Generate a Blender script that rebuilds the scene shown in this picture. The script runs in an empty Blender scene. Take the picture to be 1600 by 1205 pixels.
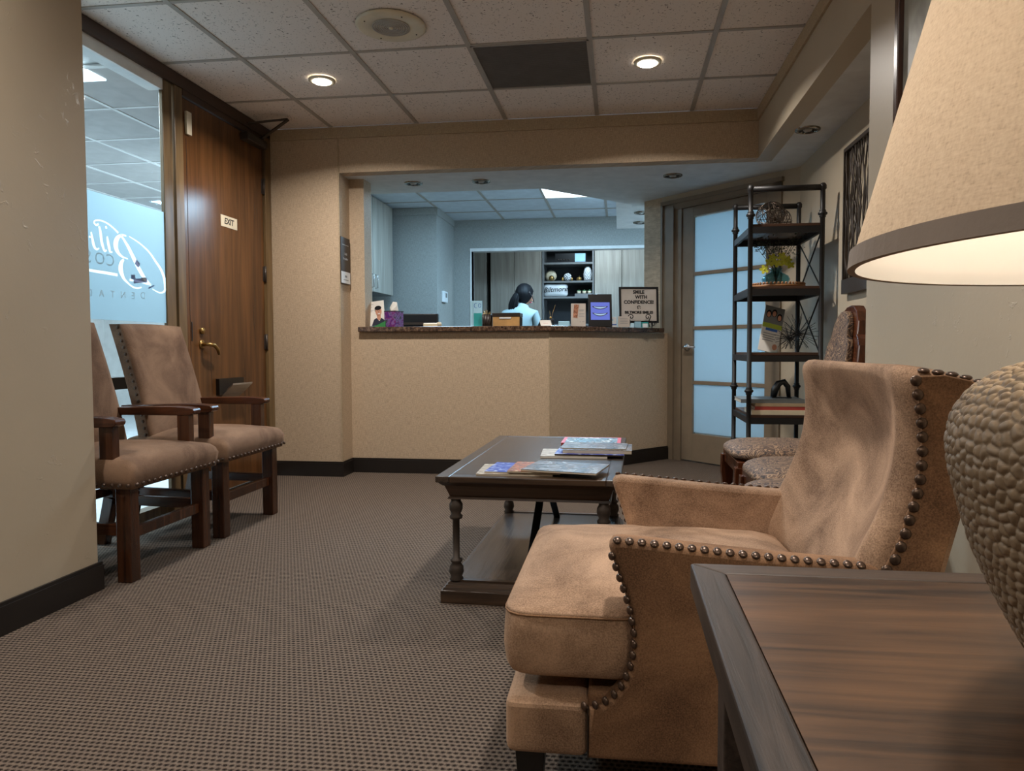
import bpy, bmesh, math, random
import numpy as np
from mathutils import Vector, Matrix, noise
random.seed(7)
PI = math.pi
scene = bpy.context.scene
COL = scene.collection

# ------------------------------------------------------------------ camera
cd = bpy.data.cameras.new('camera'); cam = bpy.data.objects.new('camera', cd); COL.objects.link(cam)
scene.camera = cam
YAW, PITCH, ROLL, FPX = .1277, -.0430, -.0029, 1095.55
_f = Vector((-math.sin(YAW)*math.cos(PITCH), math.cos(YAW)*math.cos(PITCH), math.sin(PITCH)))
_r = Vector((math.cos(YAW), math.sin(YAW), 0)); _u = _r.cross(_f)
_r2 = _r*math.cos(ROLL)+_u*math.sin(ROLL); _u2 = -_r*math.sin(ROLL)+_u*math.cos(ROLL)
M = Matrix((( _r2.x, _u2.x, -_f.x), (_r2.y, _u2.y, -_f.y), (_r2.z, _u2.z, -_f.z))).to_4x4()
M.translation = Vector((0, 0, .903)); cam.matrix_world = M
cd.sensor_fit = 'HORIZONTAL'; cd.sensor_width = 36; cd.lens = FPX/1600*36
cd.shift_x = -27.89/1600; cd.shift_y = -11.44/1600
cd.clip_start = .02; cd.clip_end = 60

# ------------------------------------------------------------------ world, exposure
w = bpy.data.worlds.new('world'); scene.world = w; w.use_nodes = True
w.node_tree.nodes['Background'].inputs[0].default_value = (.55, .6, .7, 1)
w.node_tree.nodes['Background'].inputs[1].default_value = .3
scene.view_settings.view_transform = 'Standard'; scene.view_settings.look = 'None'
scene.view_settings.exposure = 0.0; scene.view_settings.gamma = 1
scene.view_settings.use_curve_mapping = False
scene.cycles.use_denoising = True
scene.cycles.max_bounces = 8; scene.cycles.diffuse_bounces = 5; scene.cycles.glossy_bounces = 3
scene.cycles.transmission_bounces = 6; scene.cycles.transparent_max_bounces = 12
scene.cycles.sample_clamp_indirect = 6; scene.cycles.caustics_reflective = False; scene.cycles.caustics_refractive = False

def area(name, loc, size, power, color, rot=(0, 0, 0), sy=None, disk=False, spread=PI):
    l = bpy.data.lights.new(name, 'AREA'); l.energy = power; l.color = color; l.spread = spread
    if disk: l.shape = 'DISK'; l.size = size
    elif sy: l.shape = 'RECTANGLE'; l.size = size; l.size_y = sy
    else: l.size = size
    o = bpy.data.objects.new(name, l); o.location = loc; o.rotation_euler = rot; COL.objects.link(o); return o
WARM = (1.0, .93, .86); COOL = (.45, .74, 1.0)
DOWNLIGHTS = [(-1.685, 3.875), (.143, 3.865), (-1.685, 1.35), (.143, 1.35), (-.77, -1.0)]  # last three are unseen, added to light the near end of the room
for i, (x, y) in enumerate(DOWNLIGHTS):
    area('downlight_lamp', (x, y, 2.405), .10, 28 if i < 2 else 18, WARM, disk=True, spread=math.radians(150))
# office fluorescent panels (behind the reception), back office, corridor behind the glass, room behind the frosted door
area('office_lamp', (-.46, 6.87, 2.41), .56, 66, COOL, sy=.56)
area('office_lamp', (-1.67, 6.26, 2.41), .56, 24, COOL, sy=.56)
area('back_office_lamp', (-.3, 8.9, 2.40), .9, 17, (.66, .85, 1), sy=.3)
area('lobby_lamp', (-3.18, 3.42, 2.41), .56, 80, (.78, .91, 1), sy=.56)
area('lobby_lamp', (-3.8, 6.0, 2.41), .9, 125, (.78, .91, 1), sy=.9)
area('lobby_lamp', (-4.4, 1.5, 2.41), .9, 60, (.78, .91, 1), sy=.9)
area('side_room_lamp', (1.45, 6.4, 1.3), 1.6, 78, (.50, .77, 1), rot=(math.radians(90), 0, math.radians(-45)), sy=2.0)

# ------------------------------------------------------------------ materials
def srgb(r, g, b):
    f = lambda c: (c/255/12.92) if c/255 <= .04045 else ((c/255+.055)/1.055)**2.4
    return (f(r), f(g), f(b), 1)
def newmat(name):
    m = bpy.data.materials.new(name); m.use_nodes = True
    nt = m.node_tree; b = nt.nodes['Principled BSDF']; return m, nt, b
def N(nt, t, **k):
    n = nt.nodes.new(t)
    for a, v in k.items(): setattr(n, a, v)
    return n
def ramp(nt, src, stops, interp='LINEAR'):
    n = N(nt, 'ShaderNodeValToRGB'); n.color_ramp.interpolation = interp
    e = n.color_ramp.elements
    while len(e) > 1: e.remove(e[-1])
    e[0].position, e[0].color = stops[0]
    for p, c in stops[1:]:
        x = e.new(p); x.color = c
    nt.links.new(src, n.inputs[0]); return n
def coords(nt, scale=(1, 1, 1), rot=(0, 0, 0)):
    tc = N(nt, 'ShaderNodeTexCoord'); mp = N(nt, 'ShaderNodeMapping')
    mp.inputs['Scale'].default_value = scale; mp.inputs['Rotation'].default_value = rot
    nt.links.new(tc.outputs['Object'], mp.inputs[0]); return mp.outputs[0]
def noi(nt, v, scale, detail=3, rough=.55, dist=0):
    n = N(nt, 'ShaderNodeTexNoise'); n.inputs['Scale'].default_value = scale; n.inputs['Detail'].default_value = detail
    n.inputs['Roughness'].default_value = rough; n.inputs['Distortion'].default_value = dist
    nt.links.new(v, n.inputs['Vector']); return n.outputs['Fac']
def bump(nt, b, h, strength=.3, dist=.002):
    n = N(nt, 'ShaderNodeBump'); n.inputs['Strength'].default_value = strength; n.inputs['Distance'].default_value = dist
    nt.links.new(h, n.inputs['Height']); nt.links.new(n.outputs[0], b.inputs['Normal'])
def math_(nt, op, a, b=None, c=None):
    n = N(nt, 'ShaderNodeMath', operation=op)
    for i, x in enumerate((a, b, c)):
        if x is None: continue
        if isinstance(x, (int, float)): n.inputs[i].default_value = x
        else: nt.links.new(x, n.inputs[i])
    return n.outputs[0]
def plain(name, c, rough=.5, metal=0, emit=None, es=1, bumpy=0, var=.08, spec=.5):
    m, nt, b = newmat(name)
    v = coords(nt); f = noi(nt, v, 9, 3)
    lo = tuple(x*(1-var) for x in c[:3])+(1,); hi = tuple(min(1, x*(1+var)) for x in c[:3])+(1,)
    r = ramp(nt, f, [(.3, lo), (.7, hi)]); nt.links.new(r.outputs[0], b.inputs['Base Color'])
    b.inputs['Roughness'].default_value = rough; b.inputs['Metallic'].default_value = metal
    b.inputs['Specular IOR Level'].default_value = spec
    if bumpy: bump(nt, b, noi(nt, v, 180, 3), bumpy, .001)
    if emit: b.inputs['Emission Color'].default_value = emit; b.inputs['Emission Strength'].default_value = es
    return m
def m_plaster(name, c):
    m, nt, b = newmat(name); v = coords(nt)
    r = ramp(nt, noi(nt, v, 2.5, 3), [(.3, tuple(x*.93 for x in c[:3])+(1,)), (.7, c)])
    nt.links.new(r.outputs[0], b.inputs['Base Color']); b.inputs['Roughness'].default_value = .42
    n1 = noi(nt, v, 26, 5, .62, 1.2); k = ramp(nt, n1, [(.60, (0, 0, 0, 1)), (.70, (1, 1, 1, 1))])
    msk = ramp(nt, noi(nt, v, 5.5, 2), [(.52, (0, 0, 0, 1)), (.66, (1, 1, 1, 1))])
    h = math_(nt, 'MULTIPLY', k.outputs[0], msk.outputs[0]); h2 = math_(nt, 'ADD', h, math_(nt, 'MULTIPLY', noi(nt, v, 60, 2), .15))
    bump(nt, b, h2, .7, .0022); return m
def m_grass(name, c, k=1.0):
    m, nt, b = newmat(name)
    tc = N(nt, 'ShaderNodeTexCoord')
    sx = N(nt, 'ShaderNodeSeparateXYZ'); nt.links.new(tc.outputs['Object'], sx.inputs[0])
    s = math_(nt, 'ADD', sx.outputs[0], math_(nt, 'MULTIPLY', sx.outputs[1], .93))
    cx = N(nt, 'ShaderNodeCombineXYZ'); nt.links.new(s, cx.inputs[0]); nt.links.new(sx.outputs[2], cx.inputs[1])
    def st(scx, scy, det=2):
        mp = N(nt, 'ShaderNodeMapping'); mp.inputs['Scale'].default_value = (scx, scy, 1); nt.links.new(cx.outputs[0], mp.inputs[0])
        return noi(nt, mp.outputs[0], 1, det, .6)
    a = st(30, 420); bb = st(330, 26); cc = st(160, 160)
    f = math_(nt, 'MULTIPLY', math_(nt, 'ADD', math_(nt, 'ADD', a, bb), cc), .333)
    lo = tuple(x*.70 for x in c[:3])+(1,); hi = tuple(min(1, x*1.2) for x in c[:3])+(1,)
    r = ramp(nt, f, [(.38, lo), (.62, hi)]); nt.links.new(r.outputs[0], b.inputs['Base Color'])
    b.inputs['Roughness'].default_value = .65; b.inputs['Specular IOR Level'].default_value = .3
    bump(nt, b, f, .5, .001); return m
def m_wood(name, dark, light, axis=0, scale=1.0, rough=.35, contrast=(.35, .68), ring=1.0, spec=.5, bs=.25):
    m, nt, b = newmat(name)
    sc = [34*scale]*3; sc[axis] = 2.0*scale
    v = coords(nt, tuple(sc)); f1 = noi(nt, v, 1, 6, .62, .8*ring)
    sc2 = [5*scale]*3; sc2[axis] = .9*scale
    v2 = coords(nt, tuple(sc2)); f2 = noi(nt, v2, 1, 3, .5, 1.5)
    f = math_(nt, 'ADD', math_(nt, 'MULTIPLY', f1, .55), math_(nt, 'MULTIPLY', f2, .45))
    r = ramp(nt, f, [(contrast[0], dark), (contrast[1], light)]); nt.links.new(r.outputs[0], b.inputs['Base Color'])
    b.inputs['Roughness'].default_value = rough; b.inputs['Specular IOR Level'].default_value = spec
    bump(nt, b, f1, bs, .001); return m
def m_suede(name, dark, light, grain=420):
    m, nt, b = newmat(name); v = coords(nt)
    f2 = noi(nt, v, 4.2, 4, .58, .7); g = noi(nt, v, grain, 2, .7)
    f = math_(nt, 'ADD', math_(nt, 'MULTIPLY', f2, .62), math_(nt, 'MULTIPLY', g, .38))
    r = ramp(nt, f, [(.37, dark), (.63, light)]); nt.links.new(r.outputs[0], b.inputs['Base Color'])
    b.inputs['Roughness'].default_value = .85; b.inputs['Specular IOR Level'].default_value = .25
    b.inputs['Sheen Weight'].default_value = .35; b.inputs['Sheen Roughness'].default_value = .4
    b.inputs['Sheen Tint'].default_value = light
    h = math_(nt, 'ADD', math_(nt, 'MULTIPLY', g, .5), math_(nt, 'MULTIPLY', noi(nt, v, 13, 3, .55, .8), .6))
    bump(nt, b, h, .24, .002); return m
def m_carpet():
    m, nt, b = newmat('woven_carpet'); tc = N(nt, 'ShaderNodeTexCoord')
    sx = N(nt, 'ShaderNodeSeparateXYZ'); nt.links.new(tc.outputs['Object'], sx.inputs[0])
    P = .0150; Q = .0150
    row = math_(nt, 'FLOOR', math_(nt, 'DIVIDE', sx.outputs[1], Q))
    vy = math_(nt, 'SUBTRACT', math_(nt, 'FRACT', math_(nt, 'DIVIDE', sx.outputs[1], Q)), .5)
    off = math_(nt, 'MULTIPLY', math_(nt, 'MODULO', row, 2.0), .5)
    ux = math_(nt, 'SUBTRACT', math_(nt, 'FRACT', math_(nt, 'ADD', math_(nt, 'DIVIDE', sx.outputs[0], P), off)), .5)
    d = math_(nt, 'SQRT', math_(nt, 'ADD', math_(nt, 'POWER', math_(nt, 'ABSOLUTE', math_(nt, 'MULTIPLY', ux, 1.05)), 2.0), math_(nt, 'POWER', math_(nt, 'ABSOLUTE', math_(nt, 'MULTIPLY', vy, 1.35)), 2.0)))
    mp = N(nt, 'ShaderNodeMapping'); nt.links.new(tc.outputs['Object'], mp.inputs[0])
    g = noi(nt, mp.outputs[0], 330, 2, .7); g2 = noi(nt, mp.outputs[0], 60, 2, .6)
    dd = math_(nt, 'ADD', d, math_(nt, 'MULTIPLY', math_(nt, 'SUBTRACT', g, .5), .95))
    r = ramp(nt, dd, [(.16, srgb(34, 29, 26)), (.36, srgb(88, 77, 69)), (.60, srgb(132, 118, 106))])
    mx = N(nt, 'ShaderNodeMix', data_type='RGBA', blend_type='MULTIPLY'); mx.inputs[0].default_value = .6
    r2 = ramp(nt, g2, [(.3, (.66, .64, .66, 1)), (.7, (1, .98, .93, 1))])
    nt.links.new(r.outputs[0], mx.inputs[6]); nt.links.new(r2.outputs[0], mx.inputs[7]); nt.links.new(mx.outputs[2], b.inputs['Base Color'])
    b.inputs['Roughness'].default_value = .95; b.inputs['Specular IOR Level'].default_value = .1
    bump(nt, b, dd, .9, .005); return m
def m_tile():
    m, nt, b = newmat('acoustic_tile'); v = coords(nt)
    n = noi(nt, v, 95, 3, .6, .6); k = ramp(nt, n, [(.335, srgb(105, 96, 88)), (.375, srgb(234, 226, 219))])
    nt.links.new(k.outputs[0], b.inputs['Base Color']); b.inputs['Roughness'].default_value = .9
    bump(nt, b, math_(nt, 'ADD', k.outputs[0], noi(nt, v, 160, 2)), .3, .0015); return m
def m_paisley():
    m, nt, b = newmat('paisley_brocade'); v = coords(nt)
    n1 = noi(nt, v, 13, 1.5, .5, 2.2)
    fr = math_(nt, 'PINGPONG', math_(nt, 'MULTIPLY', n1, 7.0), .5)
    f = math_(nt, 'MULTIPLY', fr, 2.0)
    r = ramp(nt, f, [(.12, srgb(40, 27, 20)), (.40, srgb(108, 80, 58)), (.62, srgb(72, 47, 34)), (.88, srgb(150, 120, 90))])
    nt.links.new(r.outputs[0], b.inputs['Base Color']); b.inputs['Roughness'].default_value = .7
    bump(nt, b, f, .4, .0015); return m
def m_glass(name, col=(.9, .97, 1, 1), tr=.9):
    m, nt, b = newmat(name); out = nt.nodes['Material Output']
    t = N(nt, 'ShaderNodeBsdfTransparent'); t.inputs[0].default_value = col
    g = N(nt, 'ShaderNodeBsdfGlossy'); g.inputs['Roughness'].default_value = .03
    mx = N(nt, 'ShaderNodeMixShader'); fr = N(nt, 'ShaderNodeLayerWeight')
    nt.links.new(math_(nt, 'ADD', math_(nt, 'MULTIPLY', math_(nt, 'POWER', fr.outputs['Facing'], 5.0), .8), .035), mx.inputs[0])
    nt.links.new(t.outputs[0], mx.inputs[1]); nt.links.new(g.outputs[0], mx.inputs[2]); nt.links.new(mx.outputs[0], out.inputs[0]); return m
def m_frost(name, col, clear=.15, dif=.15):
    m, nt, b = newmat(name); out = nt.nodes['Material Output']
    t = N(nt, 'ShaderNodeBsdfTranslucent'); t.inputs[0].default_value = col
    d = N(nt, 'ShaderNodeBsdfDiffuse'); d.inputs[0].default_value = col
    tp = N(nt, 'ShaderNodeBsdfTransparent'); tp.inputs[0].default_value = col
    m1 = N(nt, 'ShaderNodeMixShader'); m1.inputs[0].default_value = dif; m2 = N(nt, 'ShaderNodeMixShader'); m2.inputs[0].default_value = clear
    nt.links.new(t.outputs[0], m1.inputs[1]); nt.links.new(d.outputs[0], m1.inputs[2]); nt.links.new(m1.outputs[0], m2.inputs[1]); nt.links.new(tp.outputs[0], m2.inputs[2]); nt.links.new(m2.outputs[0], out.inputs[0]); return m
def m_shade():
    m, nt, b = newmat('linen_shade'); out = nt.nodes['Material Output']
    tc = N(nt, 'ShaderNodeTexCoord'); mp = N(nt, 'ShaderNodeMapping'); mp.inputs['Scale'].default_value = (1, 1, 1); nt.links.new(tc.outputs['Object'], mp.inputs[0])
    mp2 = N(nt, 'ShaderNodeMapping'); mp2.inputs['Scale'].default_value = (520, 520, 200); nt.links.new(tc.outputs['Object'], mp2.inputs[0])
    mp3 = N(nt, 'ShaderNodeMapping'); mp3.inputs['Scale'].default_value = (150, 150, 700); nt.links.new(tc.outputs['Object'], mp3.inputs[0])
    f = math_(nt, 'MULTIPLY', math_(nt, 'ADD', noi(nt, mp2.outputs[0], 1, 3), noi(nt, mp3.outputs[0], 1, 3)), .5)
    r = ramp(nt, f, [(.26, srgb(186, 166, 146)), (.44, srgb(214, 197, 177)), (.62, srgb(226, 211, 192))])
    d = N(nt, 'ShaderNodeBsdfDiffuse'); t = N(nt, 'ShaderNodeBsdfTranslucent'); mx = N(nt, 'ShaderNodeMixShader'); mx.inputs[0].default_value = .5
    nt.links.new(r.outputs[0], d.inputs[0]); nt.links.new(r.outputs[0], t.inputs[0])
    nt.links.new(d.outputs[0], mx.inputs[1]); nt.links.new(t.outputs[0], mx.inputs[2]); nt.links.new(mx.outputs[0], out.inputs[0]); return m
def m_granite():
    m, nt, b = newmat('granite_worktop'); v = coords(nt)
    r = ramp(nt, noi(nt, v, 55, 5, .7), [(.35, srgb(34, 24, 20)), (.52, srgb(84, 62, 48)), (.68, srgb(128, 104, 84))])
    nt.links.new(r.outputs[0], b.inputs['Base Color']); b.inputs['Roughness'].default_value = .18; return m
def m_emit(name, c, s, base=.8):
    m, nt, b = newmat(name); b.inputs['Emission Color'].default_value = c; b.inputs['Emission Strength'].default_value = s
    b.inputs['Base Color'].default_value = (base, base, base, 1); return m
def m_print(name, base, spots, scale=30):
    """magazine cover print: blotches of several colours"""
    m, nt, b = newmat(name); v = coords(nt)
    vo = N(nt, 'ShaderNodeTexNoise'); vo.inputs['Scale'].default_value = scale; vo.inputs['Detail'].default_value = 5; vo.inputs['Distortion'].default_value = 1.5
    nt.links.new(v, vo.inputs['Vector'])
    n = len(spots); st = [(0, base)]+[(.36+.3*i/max(1, n-1), c) for i, c in enumerate(spots)]
    r = ramp(nt, vo.outputs['Fac'], st); nt.links.new(r.outputs[0], b.inputs['Base Color']); b.inputs['Roughness'].default_value = .42; b.inputs['Specular IOR Level'].default_value = .3; return m

MT = dict(
 plaster=m_plaster('textured_plaster', srgb(184, 170, 148)),
 drywall=plain('painted_drywall', srgb(212, 213, 212), .7, bumpy=.08),
 grass=m_grass('grasscloth_wallpaper', srgb(188, 166, 140)),
 grass_o=m_grass('office_grasscloth', srgb(158, 160, 156)),
 crown=m_grass('crown_band', srgb(176, 156, 128)),
 base=plain('dark_baseboard', srgb(30, 25, 22), .4),
 tile=m_tile(), tile_l=plain('lobby_tile', srgb(176, 174, 172), .8), tile_o=plain('office_tile', srgb(206, 216, 224), .8), grid=plain('ceiling_grid_metal', srgb(168, 162, 154), .5),
 carpet=m_carpet(), lobbyfloor=plain('lobby_stone_floor', srgb(200, 205, 208), .5),
 white=plain('white_paint', srgb(222, 222, 220), .5), offwhite=plain('ivory_plastic', srgb(214, 204, 180), .4),
 doorwood=m_wood('walnut_door', srgb(46, 28, 15), srgb(118, 78, 44), 2, .55, .24, (.3, .72), spec=.5),
 framewood=m_wood('golden_frame_wood', srgb(62, 46, 28), srgb(134, 108, 72), 2, .8, .35),
 darkframe=m_wood('dark_header_wood', srgb(32, 20, 14), srgb(70, 46, 30), 1, .8, .4),
 mull=plain('dark_mullion', srgb(38, 28, 22), .4),
 glass=m_glass('clear_glass'), film=m_frost('frosted_film', (.50, .585, .62, 1), .10), logo=m_frost('frosted_logo', (.97, 1, 1, 1), .25),
 frost=m_frost('frosted_door_glass', (.80, .93, 1, 1), .04),
 bluetag=plain('blue_sticker', srgb(30, 80, 170), .5),
 taupe=plain('taupe_paint', srgb(126, 112, 94), .45),
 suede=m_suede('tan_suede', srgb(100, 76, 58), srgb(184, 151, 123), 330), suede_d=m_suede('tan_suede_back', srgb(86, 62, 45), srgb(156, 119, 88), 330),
 brownleather=m_suede('brown_suede', srgb(82, 60, 46), srgb(140, 112, 90)),
 chairwood=m_wood('red_brown_chair_wood', srgb(30, 17, 11), srgb(90, 54, 33), 2, 1.0, .25),
 chairwood_x=m_wood('red_brown_arm_wood', srgb(34, 18, 11), srgb(100, 56, 32), 0, 1.0, .25),
 nail=plain('antique_nail_brass', srgb(92, 76, 66), .3, .75), blackwood=plain('black_leg_wood', srgb(20, 17, 15), .35),
 tabletop=m_wood('coffee_table_wood', srgb(30, 25, 23), srgb(76, 62, 52), 1, 2.4, .24, (.35, .7), bs=.9, spec=.8),
 tablewood_x=m_wood('coffee_table_edge', srgb(34, 25, 19), srgb(82, 62, 46), 0, 1.3, .32, bs=.5),
 iron=plain('dark_iron', srgb(72, 64, 58), .42, .5), blackiron=plain('black_pipe_iron', srgb(26, 24, 24), .5, .2),
 endpanel=m_wood('end_table_panel', srgb(28, 20, 15), srgb(112, 80, 53), 0, 1.3, .40, (.31, .66), bs=.35),
 endframe=m_wood('end_table_frame', srgb(22, 19, 18), srgb(78, 66, 58), 1, 1.9, .5, (.34, .68), bs=.8, spec=.3),
 endframe_x=m_wood('end_table_frame_cross', srgb(26, 20, 17), srgb(74, 57, 44), 0, 1.9, .5, (.3, .7), bs=.7),
 shade=m_shade(), trim=plain('shade_trim', srgb(150, 137, 126), .8, bumpy=.3), liner=None,
 hammer=plain('hammered_ceramic', srgb(128, 110, 88), .5, .1, bumpy=.25, var=.18),
 paisley=m_paisley(), mahog=m_wood('mahogany', srgb(38, 18, 10), srgb(96, 50, 26), 2, 1, .22),
 shelfwood=m_wood('etagere_shelf_wood', srgb(44, 28, 20), srgb(84, 56, 40), 0, 1, .4),
 granite=m_granite(), laminate=m_wood('grey_laminate', srgb(128, 122, 112), srgb(188, 182, 170), 2, .5, .5, (.3, .7)),
 shelfgrey=plain('grey_shelf', srgb(118, 120, 120), .5), shelfback=plain('dark_shelf_back', srgb(64, 64, 66), .7),
 black=plain('black_plastic', srgb(18, 18, 20), .35), chrome=plain('brushed_steel', srgb(190, 190, 190), .25, .9),
 brass=plain('antique_brass', srgb(170, 138, 84), .28, .85), gold=plain('gold_metal', srgb(196, 156, 90), .25, .85),
 bulb=m_emit('lit_bulb', (1, .93, .82, 1), 14), tubeoff=plain('unlit_lamp', srgb(180, 178, 172), .3), panelglow=m_emit('fluorescent_panel', (.78, .93, 1, 1), 3.2),
 reflector=plain('downlight_reflector', srgb(150, 144, 134), .12, .9),
 paper=plain('white_paper', srgb(226, 222, 214), .6), page=plain('page_edges', srgb(196, 186, 168), .8), ink=plain('black_ink', srgb(20, 18, 18), .6),
 greyprint=plain('grey_print', srgb(150, 150, 150), .6), green=plain('green_card', srgb(50, 130, 70), .5), teal=plain('teal_print', srgb(44, 150, 150), .4),
 ltblue=plain('pale_blue_card', srgb(160, 205, 225), .5), purple=m_print('purple_pattern', srgb(40, 44, 50), [srgb(60, 64, 66), srgb(128, 98, 160), srgb(112, 40, 96), srgb(70, 40, 130)], 22),
 skin=plain('skin', srgb(196, 140, 112), .5), hair=plain('black_hair', srgb(14, 13, 16), .6, spec=.2), shirt=plain('pale_knit_top', srgb(150, 168, 170), .85, bumpy=.3), navy=plain('navy_cloth', srgb(34, 38, 56), .8),
 signgrey=plain('sign_board', srgb(196, 186, 176), .6), cream=plain('cream_ceramic', srgb(216, 204, 176), .35), white_c=plain('white_ceramic', srgb(226, 230, 232), .3),
 leaf=plain('succulent_green', srgb(90, 130, 92), .6), darkleaf=plain('dark_filler_leaf', srgb(44, 52, 34), .7), petal=plain('chartreuse_petal', srgb(190, 190, 60), .5),
 blueglass=None, rattan=plain('woven_gold_fibre', srgb(176, 134, 80), .7, bumpy=.8, var=.3), traywood=plain('natural_wood_tray', srgb(150, 106, 66), .5),
 redbook=plain('red_book_cloth', srgb(150, 52, 44), .6), tanbook=plain('tan_book_cloth', srgb(168, 146, 116), .6), greybook=plain('grey_book_cover', srgb(112, 118, 120), .4),
 wireball=plain('bronze_wire', srgb(84, 72, 62), .35, .8), lime=plain('lime_print', srgb(164, 180, 60), .5), blue=plain('blue_print', srgb(50, 100, 180), .5),
 screen=m_emit('tablet_screen', (.14, .20, .80, 1), .75, .02), lips=m_emit('screen_gums', (.03, .01, .06, 1), .5, .01), teeth=m_emit('screen_teeth', (.45, .7, .95, 1), .8, .05),
 pink=plain('pink_red_border', srgb(200, 70, 90), .35), picture=m_print('framed_picture', srgb(90, 90, 86), [srgb(120, 118, 110), srgb(150, 150, 140)], 5),
 mag1=m_print('cover_grey_landscape', srgb(50, 46, 42), [srgb(38, 36, 36), srgb(92, 96, 104), srgb(84, 60, 42), srgb(150, 150, 152), srgb(60, 50, 40)], 15),
 mag2=m_print('cover_orange_scene', srgb(36, 26, 20), [srgb(60, 36, 24), srgb(186, 100, 40), srgb(80, 50, 36), srgb(200, 160, 120)], 22),
 mag3=m_print('cover_blue_print', srgb(30, 40, 120), [srgb(36, 50, 140), srgb(60, 80, 170), srgb(170, 180, 210)], 24),
 mag4=m_print('cover_tan', srgb(170, 156, 136), [srgb(140, 126, 108), srgb(190, 180, 164)], 20),
 mag5=m_print('cover_red_frame_photo', srgb(40, 36, 36), [srgb(60, 48, 42), srgb(110, 160, 185), srgb(44, 34, 30), srgb(200, 210, 214)], 20),
 phoneimg=m_print('phone_image', srgb(60, 36, 30), [srgb(110, 66, 50), srgb(196, 140, 110)], 50),
)
MT['liner'] = m_frost('white_shade_liner', (.92, .90, .86, 1), 0.0, .55)
MT['blueglass'] = m_glass('aqua_glass', (.60, .80, .84, 1))

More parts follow.
